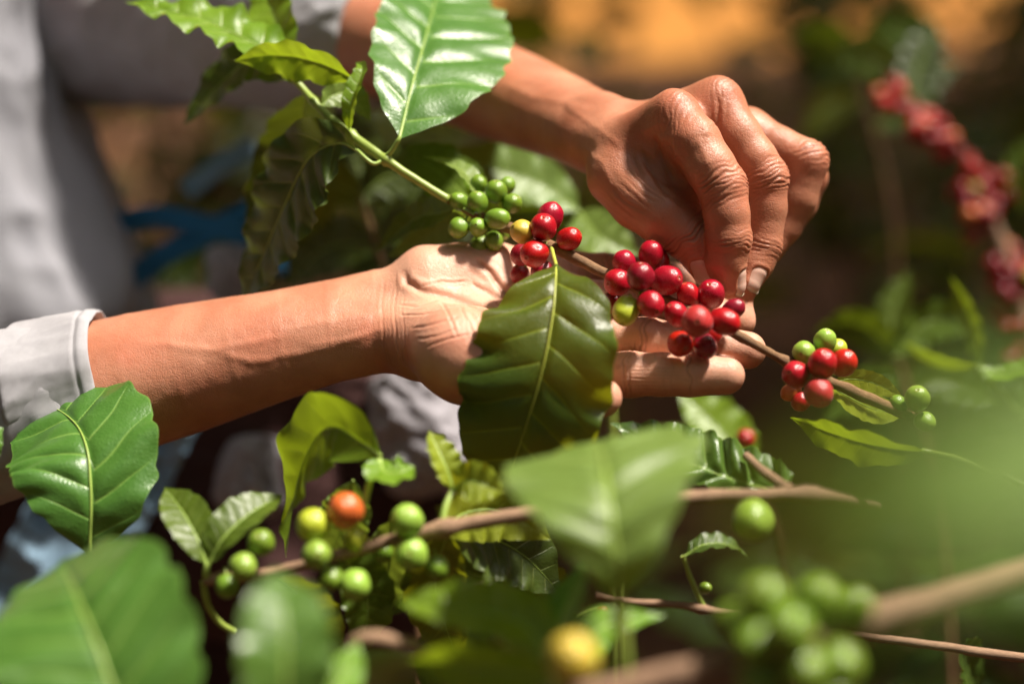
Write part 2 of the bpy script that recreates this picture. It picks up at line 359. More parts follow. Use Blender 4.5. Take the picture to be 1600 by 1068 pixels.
# ------------------------------------------------------------------ ground and added far bank
GR = 110
gx = np.concatenate([-np.geomspace(0.4, 300, 55)[::-1], [0], np.geomspace(0.4, 300, 55)]); gy = np.concatenate([-np.geomspace(0.4, 300, 55)[::-1], [0], np.geomspace(0.4, 300, 55)])
X, Y = np.meshgrid(gx, gy, indexing='ij')
Z = 0.10 * fbm(np.stack([X * 0.6, Y * 0.6, 0 * X], -1), 3) + 0.02 * fbm(np.stack([X * 4, Y * 4, 0 * X], -1), 9)
vg = np.stack([X, Y, Z], -1).reshape(-1, 3)
def grid_faces(nu, nv, wrap=False):
    f = []
    i = np.arange(nu - 1)[:, None]; j = np.arange(nv if wrap else nv - 1)[None, :]
    j2 = (j + 1) % nv
    a = i * nv + j; b_ = (i + 1) * nv + j; c = (i + 1) * nv + j2; d = i * nv + j2
    return np.stack([a, b_, c, d], -1).reshape(-1, 4)
g = mesh_obj('ground', vg, grid_faces(len(gx), len(gy)), M['soil']); g['kind'] = 'structure'
# added bank far behind, its orange standing in for the flare glow
bx = np.linspace(-26, 26, 90); bt = np.linspace(0, 1, 24)
X, T_ = np.meshgrid(bx, bt, indexing='ij')
Zb = -0.3 + 7.5 * sstep(0, 1, T_) + 0.8 * fbm(np.stack([X * 0.25, T_ * 3, 0 * X], -1), 5) * T_
Yb = 11.0 + 10 * T_ + 1.2 * fbm(np.stack([X * 0.18, T_ * 2, 0 * X + 4], -1), 6)
g = mesh_obj('glow_bank', np.stack([X, Yb, Zb], -1).reshape(-1, 3), grid_faces(90, 24)[:, ::-1], M['flare_glow']); g['kind'] = 'structure'

# ------------------------------------------------------------------ tubes, leaves, cherries
def tube_np(pts, radii, seg=10, wob=0.0, seed=0, caps=True):
    """pts cam-mm (n,3), radii mm (n) -> verts, faces(list), attr"""
    n = len(pts); V = []; A = []
    tang = np.gradient(pts, axis=0); tang /= np.linalg.norm(tang, axis=1)[:, None] + 1e-9
    ref = np.array([0.3, 0.5, 0.8]); nprev = nrm(np.cross(tang[0], ref))
    L = np.concatenate([[0], np.cumsum(np.linalg.norm(np.diff(pts, axis=0), axis=1))])
    for i in range(n):
        nprev = nrm(nprev - tang[i] * (nprev @ tang[i])); bb = np.cross(tang[i], nprev)
        for k in range(seg):
            a = 2 * math.pi * k / seg
            r = radii[i]
            V.append(pts[i] + r * (math.cos(a) * nprev + math.sin(a) * bb)); A.append((a, L[i], 0))
    V = np.array(V); A = np.array(A)
    if wob > 0:
        rr = np.repeat(radii, seg); nz = fbm(V * 0.22, seed, 3)
        ctr = np.repeat(pts, seg, axis=0); V = ctr + (V - ctr) * (1 + wob * nz)[:, None]
    F = [tuple(int(x) for x in q) for q in grid_faces(n, seg, True)]
    if caps:
        F.append(tuple(range(seg))[::-1]); F.append(tuple(range((n - 1) * seg, n * seg)))
    return V, F, A
def stem(parent, pts, radii, mat_, name='stem', n=40, seg=12, wob=0.12, nodes=(), seed=0):
    p = np.array([P(*q) for q in pts]); c = catmull(p, n)
    zz = np.interp(np.linspace(0, 1, n), np.linspace(0, 1, len(pts)), [q[2] for q in pts])
    r = np.interp(np.linspace(0, 1, n), np.linspace(0, 1, len(radii)), radii)
    r = np.array([S(a, b) for a, b in zip(r, zz)])
    for t, amp in nodes:
        r = r * (1 + amp * np.exp(-((np.linspace(0, 1, n) - t) / 0.018) ** 2))
    c = c + 0.35 * np.stack([fbm(c * 0.05 + 9 * k, seed + k, 2) for k in range(3)], -1)
    V, F, A = tube_np(c, r, seg, wob, seed)
    return mesh_obj(name, to_world(V), F, mat_, parent, attrs={'tubec': A})

PROF_T = [0, .03, .08, .15, .25, .36, .48, .6, .72, .82, .9, .95, .98, 1.0]
PROF_W = [0, .16, .42, .66, .87, .97, 1.0, .95, .80, .57, .31, .14, .06, 0.0]
def leaf_np(mid, w, roll=0.0, fold=8.0, curl=0.0, wave=0.10, nwave=5, quilt=0.035, qedge=0.85, nv=9, n=70, ms=14, seed=0, wl=1.0, wr=1.0, prof=None, tipcurl=0.0, mm=False):
    pts = np.array([P(*q) for q in mid]) if not mm else np.array(mid, float)
    c = catmull(pts, n)
    zz = c[:, 2]
    tg = np.gradient(c, axis=0); tg /= np.linalg.norm(tg, axis=1)[:, None] + 1e-9
    t = np.linspace(0, 1, n)
    rollv = np.radians(np.interp(t, np.linspace(0, 1, len(roll)), roll)) if isinstance(roll, (list, tuple)) else np.full(n, math.radians(roll))
    foldv = np.radians(np.interp(t, np.linspace(0, 1, len(fold)), fold)) if isinstance(fold, (list, tuple)) else np.full(n, math.radians(fold))
    L = np.linalg.norm(np.diff(c, axis=0), axis=1).sum()
    wmm = (S(w, zz.mean()) if not mm else w)
    pw = np.interp(t, *(prof or (PROF_T, PROF_W)))
    rr = np.random.default_rng(seed + 100)
    ph = rr.uniform(0, 6.28, 6)
    # rotation-minimising side vector from the viewer direction
    Nn = np.zeros_like(c); Bb = np.zeros_like(c)
    prev = None
    for i in range(n):
        v = np.array([0, 0, 1.0]) if prev is None else prev
        if prev is None and abs(tg[i][2]) > 0.93: v = np.array([0, 1.0, 0])
        v = nrm(v - tg[i] * (v @ tg[i])); prev = v
        b_ = np.cross(v, tg[i])                      # to the right when looking along the rib, facing the viewer
        ca, sa = math.cos(rollv[i]), math.sin(rollv[i])
        Nn[i] = v * ca + b_ * sa; Bb[i] = b_ * ca - v * sa
    s = np.linspace(-1, 1, 2 * ms + 1); s = np.sign(s) * np.abs(s) ** 0.9
    V = np.zeros((n, len(s), 3)); A = np.zeros((n, len(s), 3))
    for j, sj in enumerate(s):
        side = wl if sj < 0 else wr
        a = abs(sj)
        scal = 1 + 0.028 * np.sin(2 * math.pi * nwave * 1.7 * t + ph[0] + (2 if sj < 0 else 0)) * a ** 3 + 0.012 * np.sin(2 * math.pi * nwave * 3.3 * t + ph[4] + (1 if sj < 0 else 0)) * a ** 4
        wd = wmm * pw * side * scal
        phase = t * nv + (0.5 if sj < 0 else 0.0) - a * pw * wmm * 0.55 / L * nv
        bul = np.abs(np.sin(math.pi * phase)) ** 0.7
        q = quilt * wmm * (bul - 0.6) * np.minimum(1, a * 5) * (1 - qedge * a ** 2.5) * np.minimum(1, pw * 1.5) * (0.75 + 0.5 * np.sin(phase * 1.9 + ph[5]))
        ribdip = -0.03 * wmm * np.exp(-(a / 0.06) ** 2) * pw
        h = wd * a * np.tan(foldv) + curl * wmm * pw * a * a + q + ribdip
        h = h + wave * wmm * pw ** 0.6 * a ** 2.2 * np.sin(2 * math.pi * nwave * t + ph[1] + (ph[2] if sj < 0 else 0)) + 0.4 * wave * wmm * pw * a ** 3 * np.sin(2 * math.pi * nwave * 2.1 * t + ph[3] + sj)
        V[:, j] = c + Bb * (sj * wd)[:, None] + Nn * h[:, None]
        A[:, j, 0] = sj; A[:, j, 1] = phase; A[:, j, 2] = t
    V = V + 0.02 * wmm * np.stack([fbm(V / wmm * 1.7 + 5 * k, seed + k, 2) for k in range(3)], -1)
    return V.reshape(-1, 3), grid_faces(n, len(s)), A.reshape(-1, 3), c, Nn
def leaf(parent, mid, w, matk='leaf', petiole=None, dzl=0, pr=2.4, label=None, midmat='midrib', rib=True, **kw):
    if dzl:
        mid = [(x, y, z + dzl) for x, y, z in mid]; petiole = [(x, y, z + dzl) for x, y, z in petiole] if petiole else None
    V, F, A, c, Nn = leaf_np(mid, w, **kw)
    o = mesh_obj('leaf', to_world(V), F, M[matk], parent, attrs={'leafc': A})
    if label: o['label'] = label
    if rib:
        z = np.mean([q[2] for q in mid])
        n = len(c); cc = c + Nn * (-S(pr, z) * 0.25)
        r = np.interp(np.linspace(0, 1, n), [0, 0.1, 0.5, 1], [S(pr, z) * .95, S(pr, z) * .6, S(pr, z) * .36, S(pr, z) * .08])
        if petiole:
            pp = np.array([P(*q) for q in petiole] + [c[0]]); pc = catmull(pp, 12)[:-1]
            cc = np.vstack([pc, cc]); r = np.concatenate([np.linspace(S(pr * 1.35, z), S(pr * 1.1, z), 11), r])
        Vr, Fr, Ar = tube_np(cc, r, 8)
        mesh_obj('midrib', to_world(Vr), Fr, M[midmat], o, attrs={'tubec': Ar})
    return o

def cherry_mesh(name, el, seed):
    nu, nv = 22, 32; V = []
    for i in range(nu + 1):
        a = math.pi * i / nu
        for j in range(nv):
            b_ = 2 * math.pi * j / nv
            r = math.sin(a); z = math.cos(a) * el
            sq = 1 + 0.03 * math.cos(2 * b_ + seed)
            x = r * math.cos(b_) * sq; y = r * math.sin(b_) / sq
            rr_ = r
            if z > 0:                    # rim and dimple of the flower scar
                z += 0.05 * math.exp(-((rr_ - 0.16) / 0.05) ** 2) - 0.09 * math.exp(-(rr_ / 0.10) ** 2) - 0.02 * math.exp(-((rr_ - 0.26) / 0.07) ** 2)
            else:
                z += 0.10 * math.exp(-(rr_ / 0.22) ** 2)
            V.append((x, y, z))
    V = np.array(V); V = V * (1 + 0.035 * fbm(V * 1.3, seed, 2))[:, None]
    # short stalk
    me = bpy.data.meshes.new(name); me.from_pydata(V.tolist(), [], [tuple(int(x) for x in q) for q in grid_faces(nu + 1, nv, True)[:, ::-1]])
    for p in me.polygons: p.use_smooth = True
    me.materials.append(None); me.validate(); me.update()
    return me
CH = [cherry_mesh('cherry_mesh', e, s) for e, s in ((1.15, 1), (1.07, 5), (1.24, 9))]
sv, sf, sa_ = tube_np(catmull([(0, 0, -0.96), (0.03, 0.02, -1.15), (0.10, 0.04, -1.34), (0.22, 0.06, -1.52)], 8), np.array([.20, .13, .10, .10, .10, .10, .12, .15]), 8)
STALK = bpy.data.meshes.new('stalk_shape'); STALK.from_pydata(sv.tolist(), [], sf); STALK.materials.append(M['stem_green']); STALK.polygons.foreach_set('use_smooth', np.ones(len(STALK.polygons), bool)); STALK.update()
def cherry(parent, px, py, z, r, col, d=None, node=None, label=None, stalk=True):
    c = P(px, py, z); rm = S(r, z) / 1.03
    if d is None:
        nd = P(*node) if node is not None else c - np.array([0, 0, 1])
        d = c - nd + np.array([0.0, 0.0, 0.35 * rm]) + 0.3 * rm * RNG.normal(size=3)
    d = nrm(d)
    o = bpy.data.objects.new('cherry', CH[int(RNG.integers(0, 3))]); COL.objects.link(o); o.parent = parent
    off = root_loc(parent)
    q = Vector(CR @ d).to_track_quat('Z', 'Y') 
    Mx = Matrix.Translation(Vector(to_world(c) - off)) @ q.to_matrix().to_4x4() @ Matrix.Rotation(float(RNG.uniform(0, 6)), 4, 'Z') @ Matrix.Scale(rm / 1000.0, 4)
    o.matrix_basis = Mx
    o.material_slots[0].link = 'OBJECT'; o.material_slots[0].material = M[col]
    if label: o['label'] = label
    if z > -60:
        st = bpy.data.objects.new('stalk', STALK); COL.objects.link(st); st.parent = o
    return o

# ================================================================== PERSON
class Cone:
    def __init__(s, a, ra, b_, rb): s.a = np.array(a, np.float32); s.ab = np.array(b_, np.float32) - s.a; s.ra = ra; s.rb = rb; s.l2 = float(s.ab @ s.ab) + 1e-6
    def d(s, p):
        q = p - s.a; t = np.clip((q @ s.ab) / s.l2, 0, 1)
        q = q - t[:, None] * s.ab
        return np.sqrt(np.einsum('ij,ij->i', q, q)) - (s.ra + (s.rb - s.ra) * t)
    def bb(s):
        r = max(s.ra, s.rb); e = np.stack([s.a, s.a + s.ab]); return e.min(0) - r, e.max(0) + r
def smin(a, b_, k):
    h = np.clip(0.5 + 0.5 * (b_ - a) / k, 0, 1); return b_ + (a - b_) * h - k * h * (1 - h)
class Group:
    """members joined smoothly with one blend length; members may be cones or groups"""
    def __init__(s, k, mem, pad=22.0):
        s.k = k; s.m = mem; bbs = [x.bb() for x in mem]
        s.lo = np.min([x[0] for x in bbs], 0); s.hi = np.max([x[1] for x in bbs], 0); s.pad = pad
    def bb(s): return s.lo, s.hi
    def d(s, p):
        o = np.maximum(np.maximum(s.lo - p, p - s.hi), 0); od = np.sqrt((o * o).sum(1))
        out = (od + 6.0).astype(np.float32); near = od < s.pad
        if near.any():
            q = p[near] if not near.all() else p
            r = s.m[0].d(q)
            for x in s.m[1:]: r = smin(r, x.d(q), s.k)
            out[near] = r
        return out
class Chain(Group):
    def d(s, p):
        o = np.maximum(np.maximum(s.lo - p, p - s.hi), 0); od = np.sqrt((o * o).sum(1))
        out = (od + 6.0).astype(np.float32); near = od < s.pad
        if near.any():
            q = p[near] if not near.all() else p
            r = s.m[0].d(q)
            for x in s.m[1:]: r = np.minimum(r, x.d(q))
            out[near] = r
        return out
def C(p0, r0, p1, r1):
    return Cone(P(*p0), S(r0, p0[2]), P(*p1), S(r1, p1[2]))
def chain(pts, bulge=0.0):
    """pts: (px,py,z,r)..."""
    return [C(a[:3], a[3], b_[:3], b_[3]) for a, b_ in zip(pts[:-1], pts[1:])]

# ---- holding hand (palm up, nearer the viewer)
H = dict(
    index=[(868, 578, 20, 36), (925, 584, 25, 35), (985, 585, 29, 35.5), (1035, 585, 32, 33.5), (1078, 585, 34, 34), (1133, 586, 35, 30)],
    middle=[(885, 520, 4, 37), (950, 527, 9, 35), (1012, 532, 14, 35.5), (1062, 537, 18, 33), (1110, 541, 21, 33.5), (1168, 547, 23, 29.5)],
    ring=[(882, 466, -16, 36), (945, 474, -12, 34), (1000, 481, -9, 34), (1050, 488, -6, 31.5), (1098, 495, -5, 32), (1153, 501, -4, 28)],
    pinky=[(850, 422, -34, 34), (900, 424, -35, 31), (946, 427, -35, 31), (985, 429, -35, 28), (1018, 432, -35, 28), (1063, 437, -35, 25)],
    thumb=[(725, 585, 34, 46), (800, 612, 44, 38), (850, 625, 50, 35), (890, 628, 53, 35), (942, 621, 52, 30)])
hold_fingers = Group(1.6, [Group(2.5, chain(H[k])) for k in ('index', 'middle', 'ring', 'pinky')])
hold_thumb = Group(4.0, chain(H['thumb']))
hold_palm = Group(11.0, [
    C((655, 543, 6, 0)[:3], 46, (868, 577, 14), 36), C((672, 508, -6), 42, (885, 519, -1), 37),
    C((672, 474, -16), 42, (880, 467, -19), 36), C((665, 440, -26), 42, (850, 424, -36), 35),
    C((668, 540, 16), 47, (715, 552, 40), 62), C((715, 552, 40), 62, (790, 590, 48), 50),   # ball of the thumb
    C((690, 520, 14), 40, (745, 525, 22), 44),
    C((668, 428, -20), 41, (770, 424, -26), 43),                    # heel on the little finger side
    C((840, 520, 4), 30, (850, 450, -14), 30)])
class Hand(Group):
    """palm with thumb and fingers growing out of it; thumb and fingers only touch each other"""
    def __init__(s, palm, thumb, fingers, k1, k2):
        Group.__init__(s, 1.0, [palm, thumb, fingers]); s.k1 = k1; s.k2 = k2
    def d(s, p):
        o = np.maximum(np.maximum(s.lo - p, p - s.hi), 0); od = np.sqrt((o * o).sum(1))
        out = (od + 6.0).astype(np.float32); near = od < s.pad
        if near.any():
            q = p[near] if not near.all() else p
            a, t, f = (x.d(q) for x in s.m)
            out[near] = smin(smin(a, t, s.k1), smin(a, f, s.k2), 1.3)
        return out
def smooth_chain(pts, n=14):
    a = np.array(pts, float); xyz = np.array([P(*q[:3]) for q in pts]); r = np.array([S(q[3], q[2]) for q in pts])
    c = catmull(np.column_stack([xyz]), n); rr = catmull(np.column_stack([r, 0 * r, 0 * r]), 60)[:, 0]
    seg = np.concatenate([[0], np.cumsum(np.linalg.norm(np.diff(xyz, axis=0), axis=1))]); seg /= seg[-1]
    rv = np.interp(np.linspace(0, 1, n), seg, r)
    rv = np.convolve(np.pad(rv, 1, 'edge'), [.25, .5, .25], 'valid')
    return Chain(3.0, [Cone(c[i], rv[i], c[i + 1], rv[i + 1]) for i in range(n - 1)])
hold_arm = Group(14.0, [
    smooth_chain([(668, 462, -20, 42), (600, 470, -23, 50), (540, 490, -24, 56), (430, 524, -24, 68), (230, 572, -24, 84), (60, 618, -26, 94), (-120, 656, -28, 104), (-320, 700, -20, 112)]),
    smooth_chain([(668, 538, 0, 44), (610, 530, -6, 52), (540, 530, -10, 60), (430, 552, -12, 74), (230, 606, -14, 92), (60, 646, -16, 100), (-120, 676, -18, 106), (-320, 700, -20, 112)])])
hold = Hand(Group(9.0, [hold_arm, hold_palm]), hold_thumb, hold_fingers, 7.0, 7.0)

# ---- picking hand (back of the hand to the viewer)
dz = 10
def Z_(l): return [(a, b_, c + dz, r) for a, b_, c, r in l]
K = dict(
    index=Z_([(1056, 186, -4, 38), (1085, 222, 3, 41), (1110, 262, 7, 39), (1129, 293, 8, 38.5), (1136, 335, 9, 35), (1139, 374, 8, 35.5), (1134, 408, 6, 32), (1141, 444, 4, 24)]),
    middle=Z_([(1122, 164, -22, 39), (1152, 212, -17, 36), (1180, 250, -14, 34), (1196, 278, -14, 36), (1197, 325, -15, 31.5), (1190, 384, -16, 31), (1179, 412, -15, 29), (1167, 441, -12, 22)]),
    ring=Z_([(1168, 206, -46, 36), (1215, 232, -40, 34), (1260, 253, -34, 34), (1243, 310, -36, 33), (1222, 352, -38, 31), (1196, 392, -36, 26)]),
    pinky=Z_([(1190, 248, -64, 30), (1240, 266, -60, 29), (1265, 278, -58, 28), (1250, 320, -58, 26), (1228, 352, -56, 25), (1205, 385, -52, 21)]),
    thumb=Z_([(962, 276, -20, 46), (1000, 312, -12, 46), (1034, 338, -6, 42), (1064, 362, -5, 37), (1087, 380, -4, 34), (1099, 404, -4, 28), (1108, 428, -4, 21)]))
pick_fingers = Group(1.3, [Group(2.2, chain(K[k])) for k in ('index', 'middle', 'ring', 'pinky')])
pick_thumb = Group(4.0, chain(K['thumb']))
def C2(a, ra, b_, rb): return C((a[0], a[1], a[2] + dz), ra, (b_[0], b_[1], b_[2] + dz), rb)
pick_palm = Group(9.0, [
    C2((970, 232, -28), 46, (1056, 186, -7), 37), C2((972, 216, -44), 42, (1122, 166, -26), 37),
    C2((975, 226, -58), 40, (1168, 208, -48), 35), C2((978, 244, -68), 36, (1190, 250, -66), 30),
    C2((985, 262, -24), 40, (1062, 262, -12), 34), C2((1000, 290, -22), 34, (1066, 312, -16), 30), C2((1040, 300, -18), 30, (1092, 340, -12), 24),
    C2((1088, 190, -20), 24, (1150, 205, -38), 24)])
pick_tend = Group(3.0, [C2((985, 205, -22), 5, (1050, 162, -2), 15), C2((1000, 185, -36), 6, (1118, 142, -20), 14)])
def zc(l): return [(x, y, z + dz, r) for x, y, z, r in l]
pick_arm = Group(12.0, [
    smooth_chain(zc([(985, 208, -54, 38), (950, 200, -60, 46), (880, 174, -92, 56), (760, 126, -140, 66), (600, 62, -190, 78), (400, 20, -250, 86)])),
    smooth_chain(zc([(975, 246, -28, 42), (945, 232, -36, 46), (880, 196, -70, 54), (760, 146, -120, 66), (600, 70, -176, 78), (400, 20, -250, 86)])),
    C2((958, 186, -44), 26, (940, 180, -50), 30)])
pick = Hand(Group(10.0, [pick_arm, pick_palm, pick_tend]), pick_thumb, pick_fingers, 6.0, 6.0)
# ---- what joins the arms, inside the clothes
trunk = Group(30.0, [
    C((-320, 700, -20), 120, (-190, -120, -190), 150), C((400, 20, -250), 86, (0, 0, -400), 100),
    C((-190, -120, -190), 150, (0, 0, -400), 100), C((-270, -120, -300), 220, (-190, 400, -300), 220)])
body_sdf = Group(12.0, [hold, pick, trunk], 60.0)

def sdf_mesh(sdf, h, blk=8):
    lo, hi = sdf.bb(); lo = lo - 2 * h; hi = hi + 2 * h
    nb = np.ceil((hi - lo) / (h * blk)).astype(int); n = nb * blk + 1
    bi = np.stack(np.meshgrid(*[np.arange(k) for k in nb], indexing='ij'), -1).reshape(-1, 3)
    ctr = (lo + (bi + 0.5) * h * blk).astype(np.float32)
    dc = sdf.d(ctr)
    act = np.abs(dc) < h * blk * 0.87 + 14
    Vv = np.full(n, 5.0, np.float32)
    loc = np.stack(np.meshgrid(*[np.arange(blk + 1)] * 3, indexing='ij'), -1).reshape(-1, 3)
    for b0 in np.where((~act) & (dc < 0))[0]:
        i, j, k = bi[b0] * blk; Vv[i:i + blk + 1, j:j + blk + 1, k:k + blk + 1] = -5
    ids = np.where(act)[0]
    for s0 in range(0, len(ids), 500):
        sub = bi[ids[s0:s0 + 500]] * blk
        g = (sub[:, None, :] + loc[None]).reshape(-1, 3)
        Vv[g[:, 0], g[:, 1], g[:, 2]] = sdf.d((lo + g * h).astype(np.float32))
    Sg = Vv < 0
    cnt = np.zeros(np.array(n) - 1, np.int8)
    for dx in (0, 1):
        for dy in (0, 1):
            for dz_ in (0, 1):
                cnt += Sg[dx:n[0] - 1 + dx, dy:n[1] - 1 + dy, dz_:n[2] - 1 + dz_]
    cells = np.argwhere((cnt > 0) & (cnt < 8))
    idx = np.full(cnt.shape, -1, np.int32); idx[cells[:, 0], cells[:, 1], cells[:, 2]] = np.arange(len(cells))
    acc = np.zeros((len(cells), 3), np.float32); num = np.zeros(len(cells), np.float32)
    corners = [(a, b_, c) for a in (0, 1) for b_ in (0, 1) for c in (0, 1)]
    for a in range(3):
        for c0 in corners:
            if c0[a]: continue
            c1 = list(c0); c1[a] = 1
            v0 = Vv[cells[:, 0] + c0[0], cells[:, 1] + c0[1], cells[:, 2] + c0[2]]; v1 = Vv[cells[:, 0] + c1[0], cells[:, 1] + c1[1], cells[:, 2] + c1[2]]
            cr = (v0 < 0) != (v1 < 0); t = np.where(cr, v0 / np.where(cr, v0 - v1, 1), 0)
            pos = np.tile(np.array(c0, np.float32), (len(cells), 1)); pos[:, a] = t
            acc += pos * cr[:, None]; num += cr
    verts = lo + (cells + acc / np.maximum(num, 1)[:, None]) * h
    faces = []
    for a in range(3):
        b_, c = (a + 1) % 3, (a + 2) % 3
        sl0 = [slice(None)] * 3; sl1 = [slice(None)] * 3; sl0[a] = slice(0, n[a] - 1); sl1[a] = slice(1, n[a])
        s0, s1 = Sg[tuple(sl0)], Sg[tuple(sl1)]
        e = np.argwhere(s0 != s1); ins = s0[e[:, 0], e[:, 1], e[:, 2]]
        ok = (e[:, b_] > 0) & (e[:, c] > 0) & (e[:, b_] < n[b_] - 1) & (e[:, c] < n[c] - 1); e = e[ok]; ins = ins[ok]
        q = []
        for db, dc_ in ((-1, -1), (0, -1), (0, 0), (-1, 0)):
            ce = e.copy(); ce[:, b_] += db; ce[:, c] += dc_; q.append(idx[ce[:, 0], ce[:, 1], ce[:, 2]])
        q = np.stack(q, -1); q[~ins] = q[~ins][:, ::-1]; faces.append(q)
    faces = np.concatenate(faces); faces = faces[(faces >= 0).all(1)]
    return verts.astype(np.float32), faces
def grad(sdf, p, e=0.35):
    k = np.array([[1, -1, -1], [-1, -1, 1], [-1, 1, -1], [1, 1, 1]], np.float32)
    g = np.zeros_like(p); dm = 0
    for kk in k:
        d = sdf.d(p + e * kk); g += kk * d[:, None]; dm = dm + d / 4
    return g / (np.linalg.norm(g, axis=1)[:, None] + 1e-9), dm
def project(sdf, p, it=2, mx=1.0):
    p = p.astype(np.float32)
    for _ in range(it):
        g, d = grad(sdf, p); p = p - g * np.clip(d, -mx, mx)[:, None]
    return p, g
def subdivide(V, F, sel):
    """split the chosen quads in four"""
    Fs = F[sel]; Fk = F[~sel]
    e = np.stack([Fs, np.roll(Fs, -1, 1)], -1).reshape(-1, 2); es = np.sort(e, 1)
    ue, inv = np.unique(es, axis=0, return_inverse=True); inv = inv.reshape(-1, 4)
    n0 = len(V); me_ = V[ue].mean(1); fc = V[Fs].mean(1)
    V2 = np.concatenate([V, me_, fc]); ei = inv + n0; ci = n0 + len(ue) + np.arange(len(Fs))
    q = [np.stack([Fs[:, i], ei[:, i], ci, ei[:, (i - 1) % 4]], -1) for i in range(4)]
    return V2, np.concatenate([Fk] + q), len(Fk)

def px_of(p):
    d = DIST * 1000 - p[:, 2]
    return np.stack([p[:, 0] / (KPX * d) + 800, 534 - p[:, 1] / (KPX * d)], -1)

bv, bf = sdf_mesh(body_sdf, 2.4)
bv, _ = project(body_sdf, bv, 2)
print('base body', len(bv), time.time() - T0)
for lev in range(2):
    q = px_of(bv[bf].mean(1)); z = bv[bf].mean(1)[:, 2]
    sel = ((q[:, 0] > 90) & (q[:, 1] > 360) & (z > -70)) | ((q[:, 0] > 640) & (q[:, 1] < 480))
    bv, bf, _ = subdivide(bv, bf, sel)
used = np.zeros(len(bv), bool); used[np.unique(bf)] = True
bv, bn = project(body_sdf, bv, 1, 1.0)
print('fine body', len(bv), time.time() - T0)

# ---- skin relief: joint creases, palm lines, knuckle folds, nails' beds
disp = np.zeros(len(bv), np.float32); redv = np.zeros(len(bv), np.float32); creasev = np.zeros(len(bv), np.float32)
BPX = px_of(bv)
WARP = np.stack([noise(bv * 0.18 + 7 * k, 40 + k) for k in range(3)], -1).astype(np.float32)
def joint_creases(c, axis, dors, R, lines, amp, wid=0.55, spread=None, bow=0.0, redn=0.35):
    """transverse skin folds around a joint: c centre, axis along the finger, dors towards the creased side"""
    global disp, redv, creasev
    d = bv - c; m = (d * d).sum(1) < (R * 2.2) ** 2
    if not m.any(): return
    dd = d[m]; u = dd @ axis; lat = np.cross(axis, dors); v = dd @ lat
    face = sstep(-0.15, 0.45, bn[m] @ dors)
    near = sstep(R * 1.75, R * 1.0, np.sqrt((dd * dd).sum(1)))
    w = face * near
    u2 = u + 1.2 * WARP[m][:, 0] + 0.35 * noise(bv[m] * 0.35, 91) + bow * (v / R) ** 2 * R * 0.5
    a = np.zeros(len(u)); cr = np.zeros(len(u))
    for (pos, s) in lines:
        wob = 0.35 * np.sin(v * 0.55 + pos * 3.1) + 0.5 * WARP[m][:, 1]
        x = (u2 - pos + wob)
        vm = np.clip(0.85 + 0.9 * noise(np.column_stack([v * 0.16 + pos * 5.3, 0 * v + pos * 2.7, 0 * v + c[0]]), 77), 0.0, 1.4)
        gl = np.exp(-(x / wid) ** 2) * s * vm
        a -= gl; a += vm * (0.4 * s * np.exp(-((x - wid * 2.4) / (wid * 1.5)) ** 2) + 0.4 * s * np.exp(-((x + wid * 2.4) / (wid * 1.5)) ** 2))
        cr += gl
    disp[m] += (amp * a * w).astype(np.float32)
    creasev[m] = np.maximum(creasev[m], np.clip(cr * w, 0, 1)); redv[m] = np.maximum(redv[m], redn * w * sstep(R * 1.6, R * 0.4, np.abs(u)))
def px_crease(line, amp, wid, soft=1.0, lift=0.4, zmin=-1e9, zmax=1e9):
    """a line pressed into the palm, drawn as a polyline on the visible side"""
    global disp, creasev
    line = np.array(line, float); lo = line.min(0) - 12; hi = line.max(0) + 12
    m = ((BPX > lo) & (BPX < hi)).all(1) & (bn[:, 2] > 0.05) & (bv[:, 2] > zmin) & (bv[:, 2] < zmax)
    if not m.any(): return
    q = BPX[m] + 2.0 * WARP[m][:, :2]; best = np.full(len(q), 1e9); bt = np.zeros(len(q)); n = len(line) - 1
    for i in range(n):
        a, b_ = line[i], line[i + 1]; ab = b_ - a; t = np.clip(((q - a) @ ab) / (ab @ ab), 0, 1)
        dd = np.linalg.norm(q - a - t[:, None] * ab, axis=1); up = dd < best; best[up] = dd[up]; bt[up] = (i + t[up]) / n
    fade = sstep(0, 0.15, bt) * sstep(1, 0.85, bt)
    g = np.exp(-(best / wid) ** 2) * fade
    disp[m] += (amp * (-g + lift * np.exp(-((best - wid * 2.2) / (wid * 1.4)) ** 2) * fade)).astype(np.float32)
    creasev[m] = np.maximum(creasev[m], soft * g)
def jp(l, i): return P(*l[i][:3])
def perp(v, a): return nrm(np.asarray(v, float) - np.asarray(a, float) * (np.asarray(v, float) @ np.asarray(a, float)))

# picking hand, back of the fingers
DI = dict(index=(0.42, 0.10, 0.90), middle=(0.45, 0.15, 0.88), ring=(0.75, 0.25, 0.60), thumb=(-0.30, 0.10, 0.95))
PIPL = [(-8.4, .3), (-6.6, .5), (-4.4, .9), (-2.6, .6), (-1.1, 1), (0.7, .5), (2.1, 1), (3.6, .6), (5.4, .5), (7.4, .3)]
DIPL = [(-4.5, .45), (-2.6, .8), (-0.9, 1), (0.8, .8), (2.4, .5), (4.5, .3)]
ax = nrm(jp(K['index'], 4) - jp(K['index'], 2)); joint_creases(jp(K['index'], 3), ax, perp((0.35, 0.35, 0.85), ax), S(40), PIPL, 0.55, 0.45, bow=-0.35)
ax = nrm(jp(K['index'], 6) - jp(K['index'], 4)); joint_creases(jp(K['index'], 5), ax, perp(DI['index'], ax), S(34), DIPL, 0.40, 0.45, bow=-0.2, redn=0.25)
ax = nrm(jp(K['middle'], 4) - jp(K['middle'], 2)); joint_creases(jp(K['middle'], 3), ax, perp((0.45, 0.45, 0.75), ax), S(38), PIPL, 0.52, 0.45, bow=-0.45)
